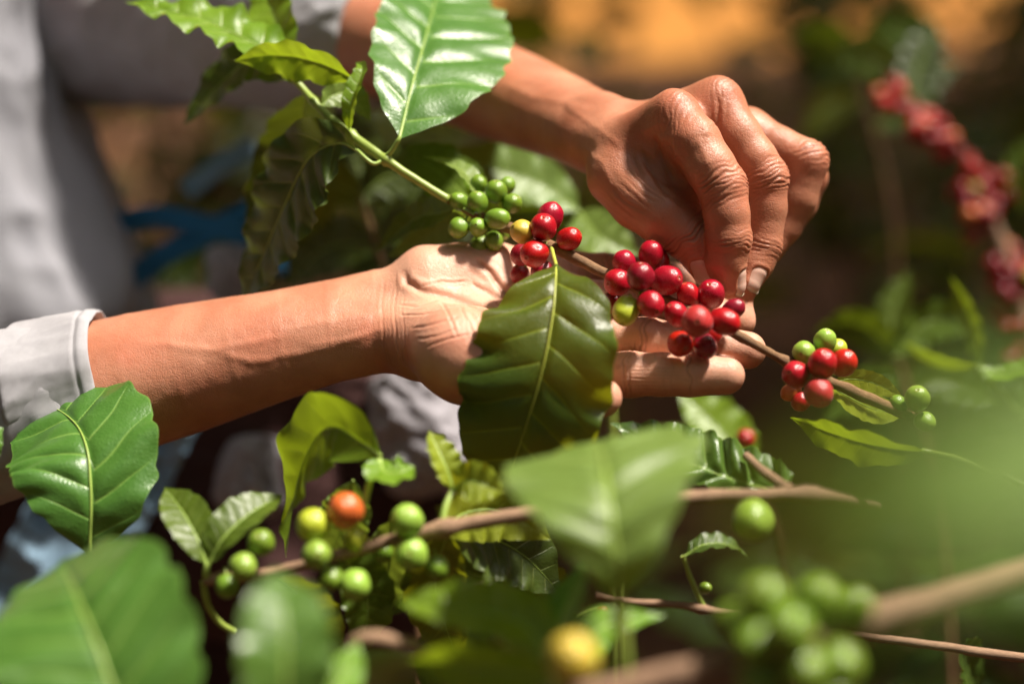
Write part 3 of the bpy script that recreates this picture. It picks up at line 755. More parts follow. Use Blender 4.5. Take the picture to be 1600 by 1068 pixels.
ax = nrm(jp(K['middle'], 6) - jp(K['middle'], 4)); joint_creases(jp(K['middle'], 5), ax, perp(DI['middle'], ax), S(30), DIPL, 0.34, 0.45, bow=-0.2, redn=0.2)
ax = nrm(jp(K['ring'], 3) - jp(K['ring'], 1)); joint_creases(jp(K['ring'], 2), ax, perp((0.9, 0.5, 0.4), ax), S(36), PIPL[1:-1], 0.42, 0.6, redn=0.5)
ax = nrm(jp(K['thumb'], 5) - jp(K['thumb'], 3)); joint_creases(jp(K['thumb'], 4), ax, perp(DI['thumb'], ax), S(40), [(-8.5, .5), (-6.3, .8), (-4.2, 1), (-2.2, .9), (-0.3, 1), (1.7, .8), (3.6, .5)], 0.52, 0.55, bow=0.25, redn=0.3)
ax = nrm(jp(K['index'], 1) - P(985, 225, -10)); joint_creases(P(1070, 190, 10), ax, perp((0.1, 0.6, 0.8), ax), S(44), [(-9, .3), (-6.5, .4), (-4, .5), (-1.5, .4), (1, .5), (3.5, .4), (6, .4), (9, .3)], 0.22, 0.5, redn=0.55)
ax = nrm(jp(K['middle'], 1) - P(985, 215, -30)); joint_creases(P(1124, 160, -8), ax, perp((0.2, 0.7, 0.7), ax), S(42), [(-7, .3), (-4.5, .4), (-2, .5), (0.5, .5), (3, .5), (6, .3)], 0.20, 0.5, redn=0.35)
# folds of the web between thumb and index
px_crease([(1000, 222), (1012, 262), (1040, 300), (1078, 325)], 0.5, 4.0, 0.3)
px_crease([(1022, 212), (1032, 245), (1054, 282)], 0.7, 4.0, 0.3)
px_crease([(985, 240), (1002, 275), (1030, 300)], 0.5, 3.5, 0.3)
px_crease([(1044, 224), (1052, 250)], 0.6, 3.5, 0.3)
for k in range(8):
    x0 = 936 + 9 * k; y0 = 306 - 8 * k; px_crease([(x0, y0), (x0 + 26, y0 + 24 + 2 * (k % 3)), (x0 + 56, y0 + 44 + 3 * (k % 2))], 0.12 + 0.05 * (k % 3), 1.7, 0.2)
px_crease([(1120, 150), (1124, 176), (1119, 200)], 0.45, 3.0, 0.2)
# holding hand, palm side of the fingers
FL = [(-1.3, .8), (0.9, 1)]
for k, zc in (('index', 0.30), ('middle', 0.30), ('ring', 0.3), ('pinky', 0.3)):
    for ji, lines in ((2, FL), (4, [(0, .8)])):
        ax = nrm(jp(H[k], ji + 1) - jp(H[k], ji - 1)); joint_creases(jp(H[k], ji), ax, perp((0, 0.45, 0.9), ax), S(36), lines, 0.26, 0.42, redn=0.25)
    for ji in (1, 3):
        ax = nrm(jp(H[k], ji + 1) - jp(H[k], ji - 1)); joint_creases(jp(H[k], ji), ax, perp((0, 0.45, 0.9), ax), S(36), [(-3, .3), (1.5, .4), (5, .3)], 0.12, 0.4, redn=0.1)
for k in range(8):
    y = 572 + 6 * k; px_crease([(960 + 11 * (k % 3), y), (1020, y + 1), (1052 + 14 * (k % 4), y + 2)], 0.10, 1.3, 0.22)
px_crease([(632, 418), (636, 440), (652, 452), (700, 462), (745, 478), (778, 500), (800, 530)], 1.1, 5.0, 0.5)      # line round the ball of the thumb
px_crease([(742, 404), (764, 424), (786, 452), (806, 476)], 1.0, 4.0, 0.7)
px_crease([(735, 440), (770, 462), (815, 470)], 0.6, 3.5, 0.4)
px_crease([(800, 400), (812, 430), (840, 450), (880, 452)], 0.8, 4.0, 0.5)
for pl in ([(622, 490), (660, 492), (690, 484)], [(640, 514), (680, 506), (722, 492)], [(648, 530), (684, 525), (716, 512)], [(664, 543), (700, 530), (740, 520)],
           [(620, 476), (655, 478), (690, 468)], [(690, 470), (706, 500), (716, 530)], [(716, 476), (734, 505), (742, 530)], [(736, 486), (752, 510), (764, 536)], [(655, 448), (690, 440), (730, 440)]):
    px_crease(pl, 0.32, 1.7, 0.38)
for k in range(7):
    x0 = 596 + 6.5 * k; px_crease([(x0 + 4, 430 + 6 * k), (x0, 480), (x0 + 4, 540), (x0 + 12, 575)], (0.16, 0.05, 0.10, 0.20, 0.06, 0.12, 0.05)[k], 2.0, 0.2)
# tendons and veins of wrist and forearm (raised)
for pl, a in (([(420, 520), (500, 505), (600, 486)], -0.2), ([(470, 540), (540, 530), (612, 510)], -0.3), ([(1000, 205), (1040, 190)], -0.3), ([(985, 222), (1020, 240), (1040, 215)], -0.45), ([(880, 160), (920, 190), (975, 232)], -0.3), ([(905, 225), (940, 255), (960, 300)], -0.3), ([(1088, 215), (1098, 240), (1110, 262)], -0.3), ([(960, 262), (990, 292), (1020, 330)], -0.2)):
    px_crease(pl, a, 6.0, 0.0, 0.0)
for pl, a_ in (([(200, 540), (260, 536), (330, 548), (400, 534), (470, 520)], -0.35), ([(330, 548), (390, 565), (450, 556), (520, 540), (590, 520)], -0.4), ([(780, 128), (830, 150), (880, 158), (930, 176)], -0.4), ([(1010, 196), (1030, 215), (1058, 212)], -0.4), ([(1075, 168), (1100, 190), (1108, 214)], -0.35)):
    px_crease(pl, a_, 7.0, 0.0, 0.0)
# overall lumpiness
disp += (0.25 * noise(bv * 0.05, 3) + 0.07 * noise(bv * 0.25, 4) + 0.025 * noise(bv * 0.8, 5)).astype(np.float32)
redv = np.clip(redv + 0.5 * sstep(0.0, 0.8, noise(bv * 0.035, 8)) + 0.25 * sstep(0.1, 0.8, noise(bv * 0.12, 18)), 0, 1)
# palm side is paler
palm_n = nrm((0.05, 0.62, 0.78))
hm = sstep(560, 640, BPX[:, 0]) * (bv[:, 2] > -75) * sstep(350, 372, BPX[:, 1])
pk_d = pick.d(bv); hd_d = hold.d(bv); is_hold = (hd_d < pk_d - 0.5)
palmv = np.where(is_hold, sstep(-0.1, 0.6, bn @ palm_n) * sstep(560, 650, BPX[:, 0]) * 0.85 + 0.10, 0.0)
# fingertips
for k in ('index', 'middle', 'ring', 'pinky', 'thumb'):
    for hand in (H, K):
        d = np.linalg.norm(bv - jp(hand[k], -1), axis=1); redv = np.maximum(redv, 0.5 * sstep(S(45), S(12), d))

# ---- nails
person = thing('person', 'person in a pale shirt, one palm under the branch, other hand pinching a red cherry', 'person', to_world(P(-60, 1068, -330)) * np.array([1, 1, 0]))
NAILS = [('index', nrm((0.80, -0.02, 0.60)), P(1144, 442, 14), nrm(P(1147, 472, 11) - P(1141, 412, 14)), 8.5, 12.4),
         ('middle', nrm((0.50, -0.15, 0.85)), P(1172, 438, -2), nrm(P(1166, 462, -2) - P(1179, 414, -4)), 8.6, 12.0),
         ('thumb', nrm((-0.50, 0.16, 0.85)), P(1100, 421, 8), nrm(P(1108, 444, 4) - P(1096, 396, 8)), 8.6, 13.0)]
nail_geo = []
for nm, dors, ctr, axn, wd, ln in NAILS:
    dors = perp(dors, axn); lat = np.cross(axn, dors)
    d = bv - ctr; m = (d * d).sum(1) < 20 ** 2
    u = (d[m] @ lat) / (wd / 2); v = (d[m] @ axn) / (ln / 2); f = bn[m] @ dors > -0.1
    rr = np.maximum(np.abs(u), 0) ** 4 + np.where(v > 0, np.abs(v) ** 6, np.abs(v) ** 4); rr = rr ** 0.25
    inside = sstep(1.05, 0.85, rr) * f; rim = np.exp(-((rr - 1.18) / 0.13) ** 2) * f * (v < 0.7)
    disp[m] += (-0.55 * inside + 0.30 * rim).astype(np.float32)
    creasev[m] = np.maximum(creasev[m], 0.55 * np.exp(-((rr - 1.0) / 0.07) ** 2) * f)
    nu, nv_ = 15, 21
    U, Vn = np.meshgrid(np.linspace(-1, 1, nu), np.linspace(-1, 1, nv_), indexing='ij')
    Uo = U * np.sqrt(np.clip(1 - 0.30 * np.clip(-Vn, 0, 1) ** 4 - 0.18 * np.clip(Vn, 0, 1) ** 4, 0, 1)); Vo = Vn - 0.20 * (U ** 2) * np.clip(Vn, 0, 1) * 1.0 + 0.22 * U ** 2 * np.clip(-Vn, 0, 1)
    p = (ctr + lat * (Uo * wd / 2)[..., None] + axn * (Vo * ln / 2 * 1.03)[..., None] + dors * 9).reshape(-1, 3).astype(np.float32)
    for _ in range(22):
        dd = pick.d(p); p = p - dors.astype(np.float32) * np.clip(dd, -2, 2)[:, None] * 0.8
    hgt = (p - ctr) @ dors; hmax = hgt.max(); p = p + dors * (np.maximum(hgt, hmax - 4.0) - hgt)[:, None]
    off = (-0.25 + 0.62 * (1 - np.abs(U) ** 4) * sstep(-1.0, -0.55, Vn) + 0.10 * sstep(0.6, 1.0, Vn)).reshape(-1)
    p = p + dors * off[:, None]
    nail_geo.append((p, grid_faces(nu, nv_), np.stack([U.ravel(), Vn.ravel() * .5 + .5, 0 * U.ravel()], -1)))
bv2 = bv + bn * disp[:, None]
remap = np.cumsum(used) - 1
body = mesh_obj('body', to_world(bv2[used]), remap[bf].astype(np.int32), M['skin'], person,
                attrs={'skinc': np.stack([redv, palmv, creasev], -1)[used]})
for p, f, a in nail_geo:
    mesh_obj('fingernail', to_world(p), f, M['nail'], body, attrs={'nailc': a})
print('body done', len(body.data.vertices), len(body.data.polygons), time.time() - T0)

# ---- clothes
def cloth_tube(name, axis_pts, prof, mat_, parent, seg=120, folds=(), thick=0.0, seed=0, flat=None, wr=1.0, n=None):
    """prof: list of (s along the axis in mm, radius mm); follows the axis polyline; folds: (amp, ang freq, axial freq)"""
    ax_ = np.array([P(*q) for q in axis_pts]); L = np.concatenate([[0], np.cumsum(np.linalg.norm(np.diff(ax_, axis=0), axis=1))])
    prof = np.array(prof, float); k = n or max(len(prof) * 6, 60)
    tt = np.linspace(0, 1, k); pp = np.linspace(0, 1, len(prof))
    s = catmull(np.column_stack([prof[:, 0], prof[:, 1], 0 * prof[:, 0]]), k); sv, rv = s[:, 0], s[:, 1]
    def at(x):
        x = np.asarray(x, float); i = np.clip(np.searchsorted(L, x) - 1, 0, len(L) - 2); t = ((x - L[i]) / (L[i + 1] - L[i]))[..., None]
        return ax_[i] * (1 - t) + ax_[i + 1] * t
    c = at(sv); tg = nrm(ax_[-1] - ax_[0]); a1 = nrm(np.cross(tg, (0, 0, 1))); a2 = np.cross(a1, tg)
    an = np.linspace(0, 2 * math.pi, seg, endpoint=False)
    Vv = np.zeros((k, seg, 3)); A = np.zeros((k, seg, 3))
    f1, f2 = flat or (1, 1)
    for i in range(k):
        dirv = np.cos(an)[:, None] * a1 * f1 + np.sin(an)[:, None] * a2 * f2
        Vv[i] = c[i] + dirv * rv[i]; A[i, :, 0] = an * rv[i]; A[i, :, 1] = sv[i]
        q = np.stack([np.cos(an) * 1.0, np.sin(an) * 1.0, 0 * an + sv[i] * 0.01], -1)
        h = 0
        for (amp, fa, fx, sd_) in folds:
            h = h + amp * (1 - 2 * np.abs(noise(np.stack([np.cos(an) * fa, np.sin(an) * fa, 0 * an + sv[i] * fx + 0.6 * np.sin(an * 2)], -1), seed + sd_)))
        Vv[i] += dirv * h[:, None] * wr
    return mesh_obj(name, to_world(Vv.reshape(-1, 3)), grid_faces(k, seg, True), mat_, parent, attrs={'tubec': A.reshape(-1, 3)})
FA = [(168, 606, -20), (-60, 664, -22), (-330, 704, -20)]
shirt = cloth_tube('shirt', [(-300, -330, -300), (-230, 60, -300), (-110, 620, -290)], [(0, 60), (60, 110), (150, 118), (230, 122), (300, 128), (352, 134), (372, 132), (374, 128), (350, 122)], M['shirt_shaded'], person,
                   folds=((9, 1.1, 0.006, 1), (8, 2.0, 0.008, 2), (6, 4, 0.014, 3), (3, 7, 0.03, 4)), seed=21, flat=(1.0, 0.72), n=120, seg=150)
# rolled cuff: from inside the sleeve, out over the lip, back along the outside, tucked under
cuff = cloth_tube('rolled_cuff', FA, [(40, 33), (20, 33), (4, 33.0), (-2, 34.0), (-1, 35.6), (2, 36.8), (4.4, 36.2), (6, 36.8), (12, 37.0), (24, 37.4), (35, 38.4), (39, 38.4), (41, 36)], M['shirt'], shirt,
                  folds=((2.0, 1.1, 0.015, 1), (1.0, 2.4, 0.03, 2), (0.4, 5, 0.06, 3), (0.12, 11, 0.2, 4)), seed=11, n=110, seg=180)
cloth_tube('sleeve', [(130, 616, -21), (-60, 664, -22), (-330, 704, -20)], [(0, 34), (6, 36.0), (25, 37.6), (60, 40), (95, 43), (130, 47), (165, 50), (190, 34)], M['shirt'], shirt,
           folds=((2.2, 1.2, 0.03, 1), (1.2, 2.6, 0.06, 2), (0.5, 5, 0.1, 3)), seed=31, n=110, seg=150)
cloth_tube('sleeve', [(-335, 720, -20), (-280, 400, -110), (-165, -180, -200)], [(0, 30), (10, 42), (80, 50), (170, 60), (240, 66), (290, 60)], M['shirt_blue'], shirt,
           folds=((4, 1.2, 0.015, 1), (2.5, 2.2, 0.03, 2)), seed=41, n=90, seg=110)
cloth_tube('sleeve', [(600, 62, -180), (400, 20, -246), (-40, 6, -400)], [(30, 25), (8, 28), (0, 31), (6, 36), (40, 42), (90, 50), (140, 54), (200, 56), (270, 60), (300, 52)], M['shirt'], shirt,
           folds=((4, 1.2, 0.02, 1), (2.6, 2.4, 0.04, 2), (1.0, 5, 0.08, 3)), seed=51, n=110, seg=140)
for k, ((x0, z0), (x1, z1)) in enumerate((((40, -420), (160, -430)), ((250, -480), (330, -520)))):
    cloth_tube('trouser_leg', [(x0, 480, z0), ((x0 + x1) / 2, 900, (z0 + z1) / 2), (x1, 3600, z1 + 250)], [(0, 60), (20, 100), (120, 102), (300, 95), (600, 84), (900, 76), (1250, 70)], M['trousers'], person,
               folds=((7, 1.2, 0.008, 1), (4, 2.4, 0.016, 2)), seed=61 + k, n=80, seg=90)
print('clothes', time.time() - T0)

# ================================================================== MAIN BRANCH
br = thing('coffee_branch', 'coffee branch with clusters of red cherries running between the two hands', 'branch', W(1420, 650, 26))
GREEN_PART = [(455, 118, -38), (475, 140, -36), (500, 168, -31), (545, 207, -25), (600, 247, -18), (650, 280, -17), (702, 312, -17)]
stem(br, GREEN_PART, [5.5, 6, 6.2, 7, 8, 7, 6.5, 7.0], M['stem_green'], 'green_shoot', 60, 14, 0.08, [(0.18, .25), (0.44, .45), (0.66, .5)], 3)
stem(br, [(698, 309, -22), (750, 338, -26), (800, 358, -16), (865, 386, 6), (945, 426, 14), (1030, 464, 22), (1100, 497, 32), (1150, 521, 38), (1200, 548, 36), (1250, 575, 32), (1330, 610, 28), (1425, 652, 26)],
     [7, 7.5, 8, 9, 8.5, 8.5, 9, 8, 7.5, 8.5, 9, 8], M['bark'], 'stem', 140, 14, 0.16, [(0.13, .4), (0.235, .35), (0.46, .3), (0.58, .3), (0.76, .35)], 5)
# leaves of the branch
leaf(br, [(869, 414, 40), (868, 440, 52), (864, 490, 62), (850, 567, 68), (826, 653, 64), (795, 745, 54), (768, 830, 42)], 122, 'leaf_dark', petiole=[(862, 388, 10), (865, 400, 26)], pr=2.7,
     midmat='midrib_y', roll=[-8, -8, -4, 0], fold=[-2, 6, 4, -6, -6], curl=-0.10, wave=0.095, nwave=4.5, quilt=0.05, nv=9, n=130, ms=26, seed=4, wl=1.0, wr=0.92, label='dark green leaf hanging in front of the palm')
leaf(br, [(624, 216, 10), (645, 130, -8), (667, 52, -40), (684, -15, -80), (692, -58, -116)], 103, 'leaf_gloss', petiole=[(600, 247, 6), (612, 236, 8)], pr=3.0, roll=[-6, -10, -10], fold=[10, 8, 4], curl=-0.05, wave=0.045, nwave=6, quilt=0.075, nv=8, n=110, ms=22, dzl=-23, seed=5, wl=1.30, wr=0.80)
leaf(br, [(560, 236, 6), (526, 224, 3), (480, 250, -6), (440, 330, -20), (405, 412, -30), (374, 484, -38)], 80, 'leaf_deep', petiole=[(600, 249, 6), (585, 256, 8), (572, 248, 8)], pr=2.4, roll=[14, 6, -6, -10], fold=[12, 8, 6], wave=0.10, nwave=6, quilt=0.06, nv=9, n=100, ms=20, dzl=-23, seed=6, wl=0.85, wr=1.0)
leaf(br, [(554, 126, -2), (520, 108, -2), (470, 92, -4), (420, 88, -6), (366, 95, -8)], 34, 'leaf_young', petiole=[(545, 206, -2), (550, 165, -1)], pr=2.2, roll=[48, 40, 36], fold=16, wave=0.16, nwave=3.5, quilt=0.06, n=70, ms=14, dzl=-23, seed=7)
leaf(br, [(468, 134, -16), (430, 92, -20), (372, 55, -26), (290, 24, -32), (196, 4, -40)], 50, 'leaf_young', petiole=[(478, 143, -14)], pr=2.4, roll=[-40, -44, -40], fold=12, wave=0.20, nwave=5, quilt=0.07, n=80, ms=14, dzl=-23, seed=8)
leaf(br, [(452, 116, -24), (440, 70, -36), (425, 20, -50), (400, -45, -70)], 40, 'leaf_young', pr=2.0, roll=20, fold=14, wave=0.12, nwave=4, quilt=0.06, n=60, ms=12, dzl=-23, seed=9)
leaf(br, [(545, 204, 0), (547, 180, 4), (551, 150, 5), (566, 108, 0), (556, 98, -8)], 15, 'leaf_young', pr=1.6, roll=30, fold=26, wave=0.1, n=50, ms=10, dzl=-23, seed=10)
leaf(br, [(502, 166, -8), (520, 150, -12), (548, 148, -18), (580, 190, -22)], 24, 'leaf_pale', pr=1.6, roll=-20, fold=16, wave=0.1, n=50, ms=10, dzl=-23, seed=12)
leaf(br, [(455, 122, -30), (400, 92, -52), (345, 130, -64), (286, 196, -72)], 40, 'leaf_deep', pr=2.0, roll=10, fold=12, wave=0.1, n=60, ms=12, dzl=-23, seed=11)
leaf(br, [(478, 146, -22), (470, 210, -70), (440, 300, -88), (404, 470, -100)], 62, 'leaf_deep', pr=2.0, roll=14, fold=10, wave=0.06, n=60, ms=12, dzl=-23, seed=13)
leaf(br, [(716, 322, 4), (690, 332, -16), (645, 344, -34), (586, 396, -46)], 27, 'leaf', petiole=[(740, 334, 12)], pr=2.0, roll=[-30, -24, -10], fold=18, wave=0.06, n=60, ms=12, dzl=-23, seed=14)
leaf(br, [(738, 328, -10), (700, 350, -40), (660, 372, -58), (606, 402, -70)], 26, 'leaf_pale', pr=1.8, roll=10, fold=10, wave=0.06, n=50, ms=12, dzl=-23, seed=15)
leaf(br, [(752, 318, 2), (742, 292, -4), (716, 262, -12), (660, 244, -20)], 22, 'leaf_pale', pr=1.8, roll=[-50, -40, -40], fold=14, wave=0.06, n=50, ms=12, dzl=-23, seed=16)
leaf(br, [(754, 320, -6), (746, 290, -14), (728, 256, -22)], 18, 'leaf_young', pr=1.6, roll=24, fold=14, wave=0.08, n=40, ms=10, dzl=-23, seed=17)
leaf(br, [(750, 330, -20), (700, 280, -50), (650, 250, -62), (590, 262, -74)], 50, 'leaf', pr=1.8, roll=-20, fold=8, wave=0.08, n=50, ms=12, dzl=-23, seed=18)
leaf(br, [(1300, 598, 24), (1330, 592, 16), (1370, 600, 8), (1412, 622, 0)], 18, 'leaf_yellow', pr=1.6, roll=-20, fold=8, wave=0.06, n=40, ms=10, seed=19)
leaf(br, [(1292, 600, 20), (1330, 622, 10), (1370, 640, 0), (1420, 646, -10)], 26, 'leaf_yellow', pr=1.6, roll=20, fold=8, wave=0.06, n=40, ms=10, seed=20)
# cherries  (px, py, z, r, colour, scar direction)
node1 = (760, 338, -26)
for x, y, z, r, c, d in [(718, 315, -18, 15, 'c_green', None), (746, 316, -12, 16.5, 'c_green', (-.1, .8, .55)), (748, 288, -28, 14, 'c_green', None), (775, 299, -18, 18, 'c_green', (-.05, .85, .5)), (792, 290, -32, 14, 'c_green', None),
                         (800, 318, -18, 16, 'c_green', (.6, .5, .5)), (777, 342, -8, 17.5, 'c_green', (.95, .1, .3)), (717, 356, -12, 17, 'c_green', (-.5, -.6, .4)), (747, 355, -10, 15.5, 'c_green', (-.2, .1, .95)),
                         (750, 384, -20, 17, 'c_green', None), (772, 376, -16, 15, 'c_green', None), (786, 364, -28, 11, 'c_green', None)]:
    cherry(br, x, y, z, r, c, d, node1)
node2 = (848, 378, 4)
for x, y, z, r, c, d in [(859, 340, 3, 21.5, 'c_red', (.3, .9, .2)), (849, 355, 23, 22.1, 'c_red', (-.05, .62, .78)), (816, 362, 21, 19.4, 'c_yellow', (-.7, .3, .5)), (889, 373, 11, 18.9, 'c_red', (.8, .3, .4)),
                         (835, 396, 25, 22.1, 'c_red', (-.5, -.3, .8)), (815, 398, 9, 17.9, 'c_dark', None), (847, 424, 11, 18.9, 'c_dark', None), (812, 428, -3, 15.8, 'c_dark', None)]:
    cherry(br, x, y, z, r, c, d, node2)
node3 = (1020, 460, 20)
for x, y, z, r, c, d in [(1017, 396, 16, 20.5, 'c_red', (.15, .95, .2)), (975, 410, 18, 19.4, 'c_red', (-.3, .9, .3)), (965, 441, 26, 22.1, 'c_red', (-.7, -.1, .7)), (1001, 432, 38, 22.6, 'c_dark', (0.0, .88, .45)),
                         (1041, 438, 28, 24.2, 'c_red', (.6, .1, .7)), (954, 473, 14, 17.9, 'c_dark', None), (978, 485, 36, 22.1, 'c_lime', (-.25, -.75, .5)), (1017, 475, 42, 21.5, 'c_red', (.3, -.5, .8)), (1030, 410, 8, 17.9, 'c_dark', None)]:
    cherry(br, x, y, z, r, c, d, node3)
node4 = (1105, 498, 32)
for x, y, z, r, c, d in [(1076, 462, 26, 18.9, 'c_red', (-.3, .8, .4)), (1057, 491, 40, 19.4, 'c_red', (-.5, .6, .6)), (1089, 502, 58, 25.7, 'c_pink', (-.10, -.06, .99)), (1132, 502, 54, 22.1, 'c_red', (.8, -.4, .4)),
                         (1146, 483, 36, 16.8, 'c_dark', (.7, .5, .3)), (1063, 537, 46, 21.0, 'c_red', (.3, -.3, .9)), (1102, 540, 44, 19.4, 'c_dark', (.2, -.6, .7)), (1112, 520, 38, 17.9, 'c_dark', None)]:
    cherry(br, x, y, z, r, c, d, node4)
cherry(br, 1111, 459, 26, 22.5, 'c_red', (-.2, .5, .7), label='red cherry held between thumb and forefinger')
node5 = (1282, 586, 30)
for x, y, z, r, c, d in [(1289, 533, 30, 18.4, 'c_lgreen', (0, .8, .6)), (1256, 550, 34, 18.4, 'c_lgreen', (-.4, -.2, .85)), (1285, 568, 50, 23.6, 'c_red', (-.05, .68, .72)), (1318, 567, 42, 21.5, 'c_red', (.3, .5, .5)),
                         (1244, 585, 46, 22.1, 'c_red', (-.55, .15, .82)), (1279, 612, 52, 23.6, 'c_pink', (.1, -.6, .7)), (1236, 612, 28, 14.7, 'c_orange', None), (1251, 627, 30, 15.8, 'c_red', None), (1308, 545, 20, 15.8, 'c_lime', None)]:
    cherry(br, x, y, z, r, c, d, node5)
for x, y, z, r, c, d in [(1433, 622, 34, 20, 'c_lgreen', (-.15, .6, .75)), (1404, 631, 26, 14, 'c_green', None), (1445, 658, 30, 16, 'c_lgreen', None)]:
    cherry(br, x, y, z, r, c, d, (1425, 652, 26))

# ================================================================== LOWER BRANCH, slightly in front of the focus
b2 = thing('coffee_branch', 'thin brown twig with unripe green cherries and one orange cherry below the hands', 'branch', W(1300, 775, 92))
stem(b2, [(320, 906, 84), (430, 893, 88), (530, 866, 92), (600, 846, 94), (690, 826, 96), (835, 800, 96), (980, 785, 94), (1110, 776, 90), (1240, 771, 88), (1300, 776, 78), (1372, 790, 40)], [8, 9, 10, 10, 12, 11, 11, 11, 11, 9, 6], M['bark_pale'], 'stem', 100, 12, 0.12, [(0.33, .5), (0.81, .45), (0.03, .6)], 15)
for x, y, z, r, c in [(540, 797, 104, 29, 'c_orange'), (489, 820, 104, 27, 'c_lime'), (494, 866, 108, 24, 'c_lgreen'), (408, 847, 96, 22, 'c_green'), (380, 884, 104, 22, 'c_lgreen'), (355, 915, 92, 19, 'c_green'), (636, 813, 104, 27, 'c_lgreen'),
                      (643, 865, 104, 27, 'c_lgreen'), (683, 886, 92, 19, 'c_green'), (555, 913, 104, 25, 'c_lgreen'), (518, 903, 100, 19, 'c_green'), (556, 846, 92, 20, 'c_lime'), (1175, 812, 110, 33, 'c_lgreen'), (598, 862, 84, 17, 'c_green')]:
    cherry(b2, x, y, z, r, c, None, (x, 856 if x < 700 else 780, 90))
leaf(b2, [(322, 880, 88), (310, 845, 86), (286, 800, 78), (258, 760, 66)], 36, 'leaf', petiole=[(322, 906, 84), (320, 895, 87)], pr=3.2, roll=[-26, -20, -20], fold=20, wave=0.05, n=60, ms=12, seed=30)
leaf(b2, [(326, 880, 88), (350, 838, 88), (392, 800, 80), (442, 772, 66)], 36, 'leaf', petiole=[(324, 906, 84), (324, 895, 87)], pr=3.2, roll=[34, 30, 26], fold=22, wave=0.05, n=60, ms=12, seed=31)
stem(b2, [(318, 908, 84), (325, 945, 80), (345, 972, 76), (366, 985, 72)], [6, 5, 5, 5], M['stem_green'], 'green_shoot', 24, 10)
leaf(b2, [(596, 712, 84), (560, 688, 82), (520, 668, 76), (490, 690, 64), (462, 760, 52), (446, 870, 40)], 66, 'leaf_young', pr=3.0, roll=[10, 20, 10, -10, -20], fold=[10, 10, 14, 18], wave=0.12, nwave=3, n=80, ms=14, seed=32)
leaf(b2, [(594, 716, 86), (600, 735, 92), (622, 738, 94), (648, 728, 90)], 38, 'leaf_young', petiole=[(566, 800, 94), (578, 752, 92)], pr=4.2, roll=[30, 20, 10], fold=10, wave=0.1, n=50, ms=12, seed=33)
leaf(b2, [(552, 750, 70), (548, 790, 66), (530, 835, 60), (505, 880, 52)], 44, 'leaf_pale', pr=2.4, roll=-20, fold=12, wave=0.1, n=50, ms=12, seed=133)
leaf(b2, [(708, 764, 86), (700, 738, 86), (688, 710, 84), (670, 672, 78)], 26, 'leaf_yellow', petiole=[(690, 826, 96), (694, 795, 92)], pr=4.2, roll=[-20, -34, -40], fold=24, wave=0.16, n=50, ms=12, seed=34)
leaf(b2, [(708, 764, 88), (726, 752, 92), (752, 755, 94), (788, 768, 92)], 32, 'leaf_yellow', petiole=[(690, 826, 96), (696, 792, 93)], pr=4.2, roll=[20, 30, 30], fold=14, wave=0.12, n=50, ms=12, seed=35)
leaf(b2, [(612, 810, 70), (612, 860, 62), (604, 910, 56), (590, 965, 52)], 40, 'leaf_pale', pr=2.6, roll=-18, fold=12, wave=0.12, n=50, ms=12, seed=36)
leaf(b2, [(700, 835, 70), (760, 838, 50), (820, 868, 40), (880, 930, 30)], 62, 'leaf_deep', pr=2.6, roll=14, fold=10, wave=0.08, n=60, ms=12, seed=37)
leaf(b2, [(690, 830, 80), (730, 800, 64), (790, 800, 56), (862, 842, 52)], 50, 'leaf_yellow', pr=2.4, roll=-24, fold=10, wave=0.1, n=50, ms=12, seed=137)
leaf(b2, [(530, 868, 80), (560, 900, 70), (575, 950, 62), (560, 1030, 56)], 46, 'leaf', pr=2.4, roll=16, fold=10, wave=0.1, n=50, ms=12, seed=138)
leaf(b2, [(430, 895, 80), (470, 930, 66), (500, 985, 56), (500, 1060, 50)], 44, 'leaf_dark', pr=2.4, roll=-16, fold=10, wave=0.1, n=50, ms=12, seed=139)
leaf(b2, [(700, 830, 74), (680, 900, 60), (690, 960, 52), (720, 1040, 46)], 52, 'leaf_dark', pr=2.4, roll=10, fold=10, wave=0.1, n=50, ms=12, seed=140)
stem(b2, [(1165, 712, 60), (1195, 738, 72), (1236, 768, 86)], [7, 8, 10], M['bark_pale'], 'twig', 20, 10, seed=38)
leaf(b2, [(1236, 768, 84), (1196, 762, 66), (1126, 742, 60), (1046, 706, 56), (952, 660, 50)], 62, 'leaf_gloss', pr=3.0, roll=[-42, -44, -46, -46], fold=10, wave=0.05, nwave=8, quilt=0.30, qedge=0.1, nv=9, n=150, ms=18, seed=39, wl=1.0, wr=0.6)

# ---- leafy shoots of the foreground
def shoot(label, base, grp='leafy coffee shoots in front of the hands'):
    return thing('coffee_shoot', label, 'shoot', W(*base), grp)
s1 = shoot('glossy broad leaf standing upright in front of the shirt cuff', (150, 1200, 70))
stem(s1, [(139, 866, 66), (142, 930, 70), (150, 1060, 76), (160, 1240, 76)], [5, 6, 7, 8], M['stem_green'], 'stem', 24, 10)
leaf(s1, [(139, 868, 52), (142, 800, 54), (141, 750, 52), (136, 702, 46), (120, 664, 34), (88, 638, 16), (42, 622, -6)], 122, 'leaf_gloss', pr=4.2, roll=[0, -4, 6, 10], fold=[10, 8, 4, 10], curl=-0.12, wave=0.05, nwave=5, quilt=0.055, nv=8, n=120, ms=22, seed=40, wl=0.92, wr=1.0)
s2 = shoot('large blurred green leaf in the bottom left corner', (230, 1300, 170))
stem(s2, [(215, 1240, 215), (225, 1300, 213), (235, 1420, 210)], [9, 9, 10], M['stem_green'], 'stem', 20, 10)
leaf(s2, [(218, 1250, 215), (196, 1150, 213), (160, 1030, 204), (128, 950, 190), (106, 900, 168), (94, 876, 140)], 158, 'leaf_gloss', pr=6, roll=[0, -6, -4], fold=6, wave=0.05, nwave=5, quilt=0.05, n=90, ms=18, seed=41)
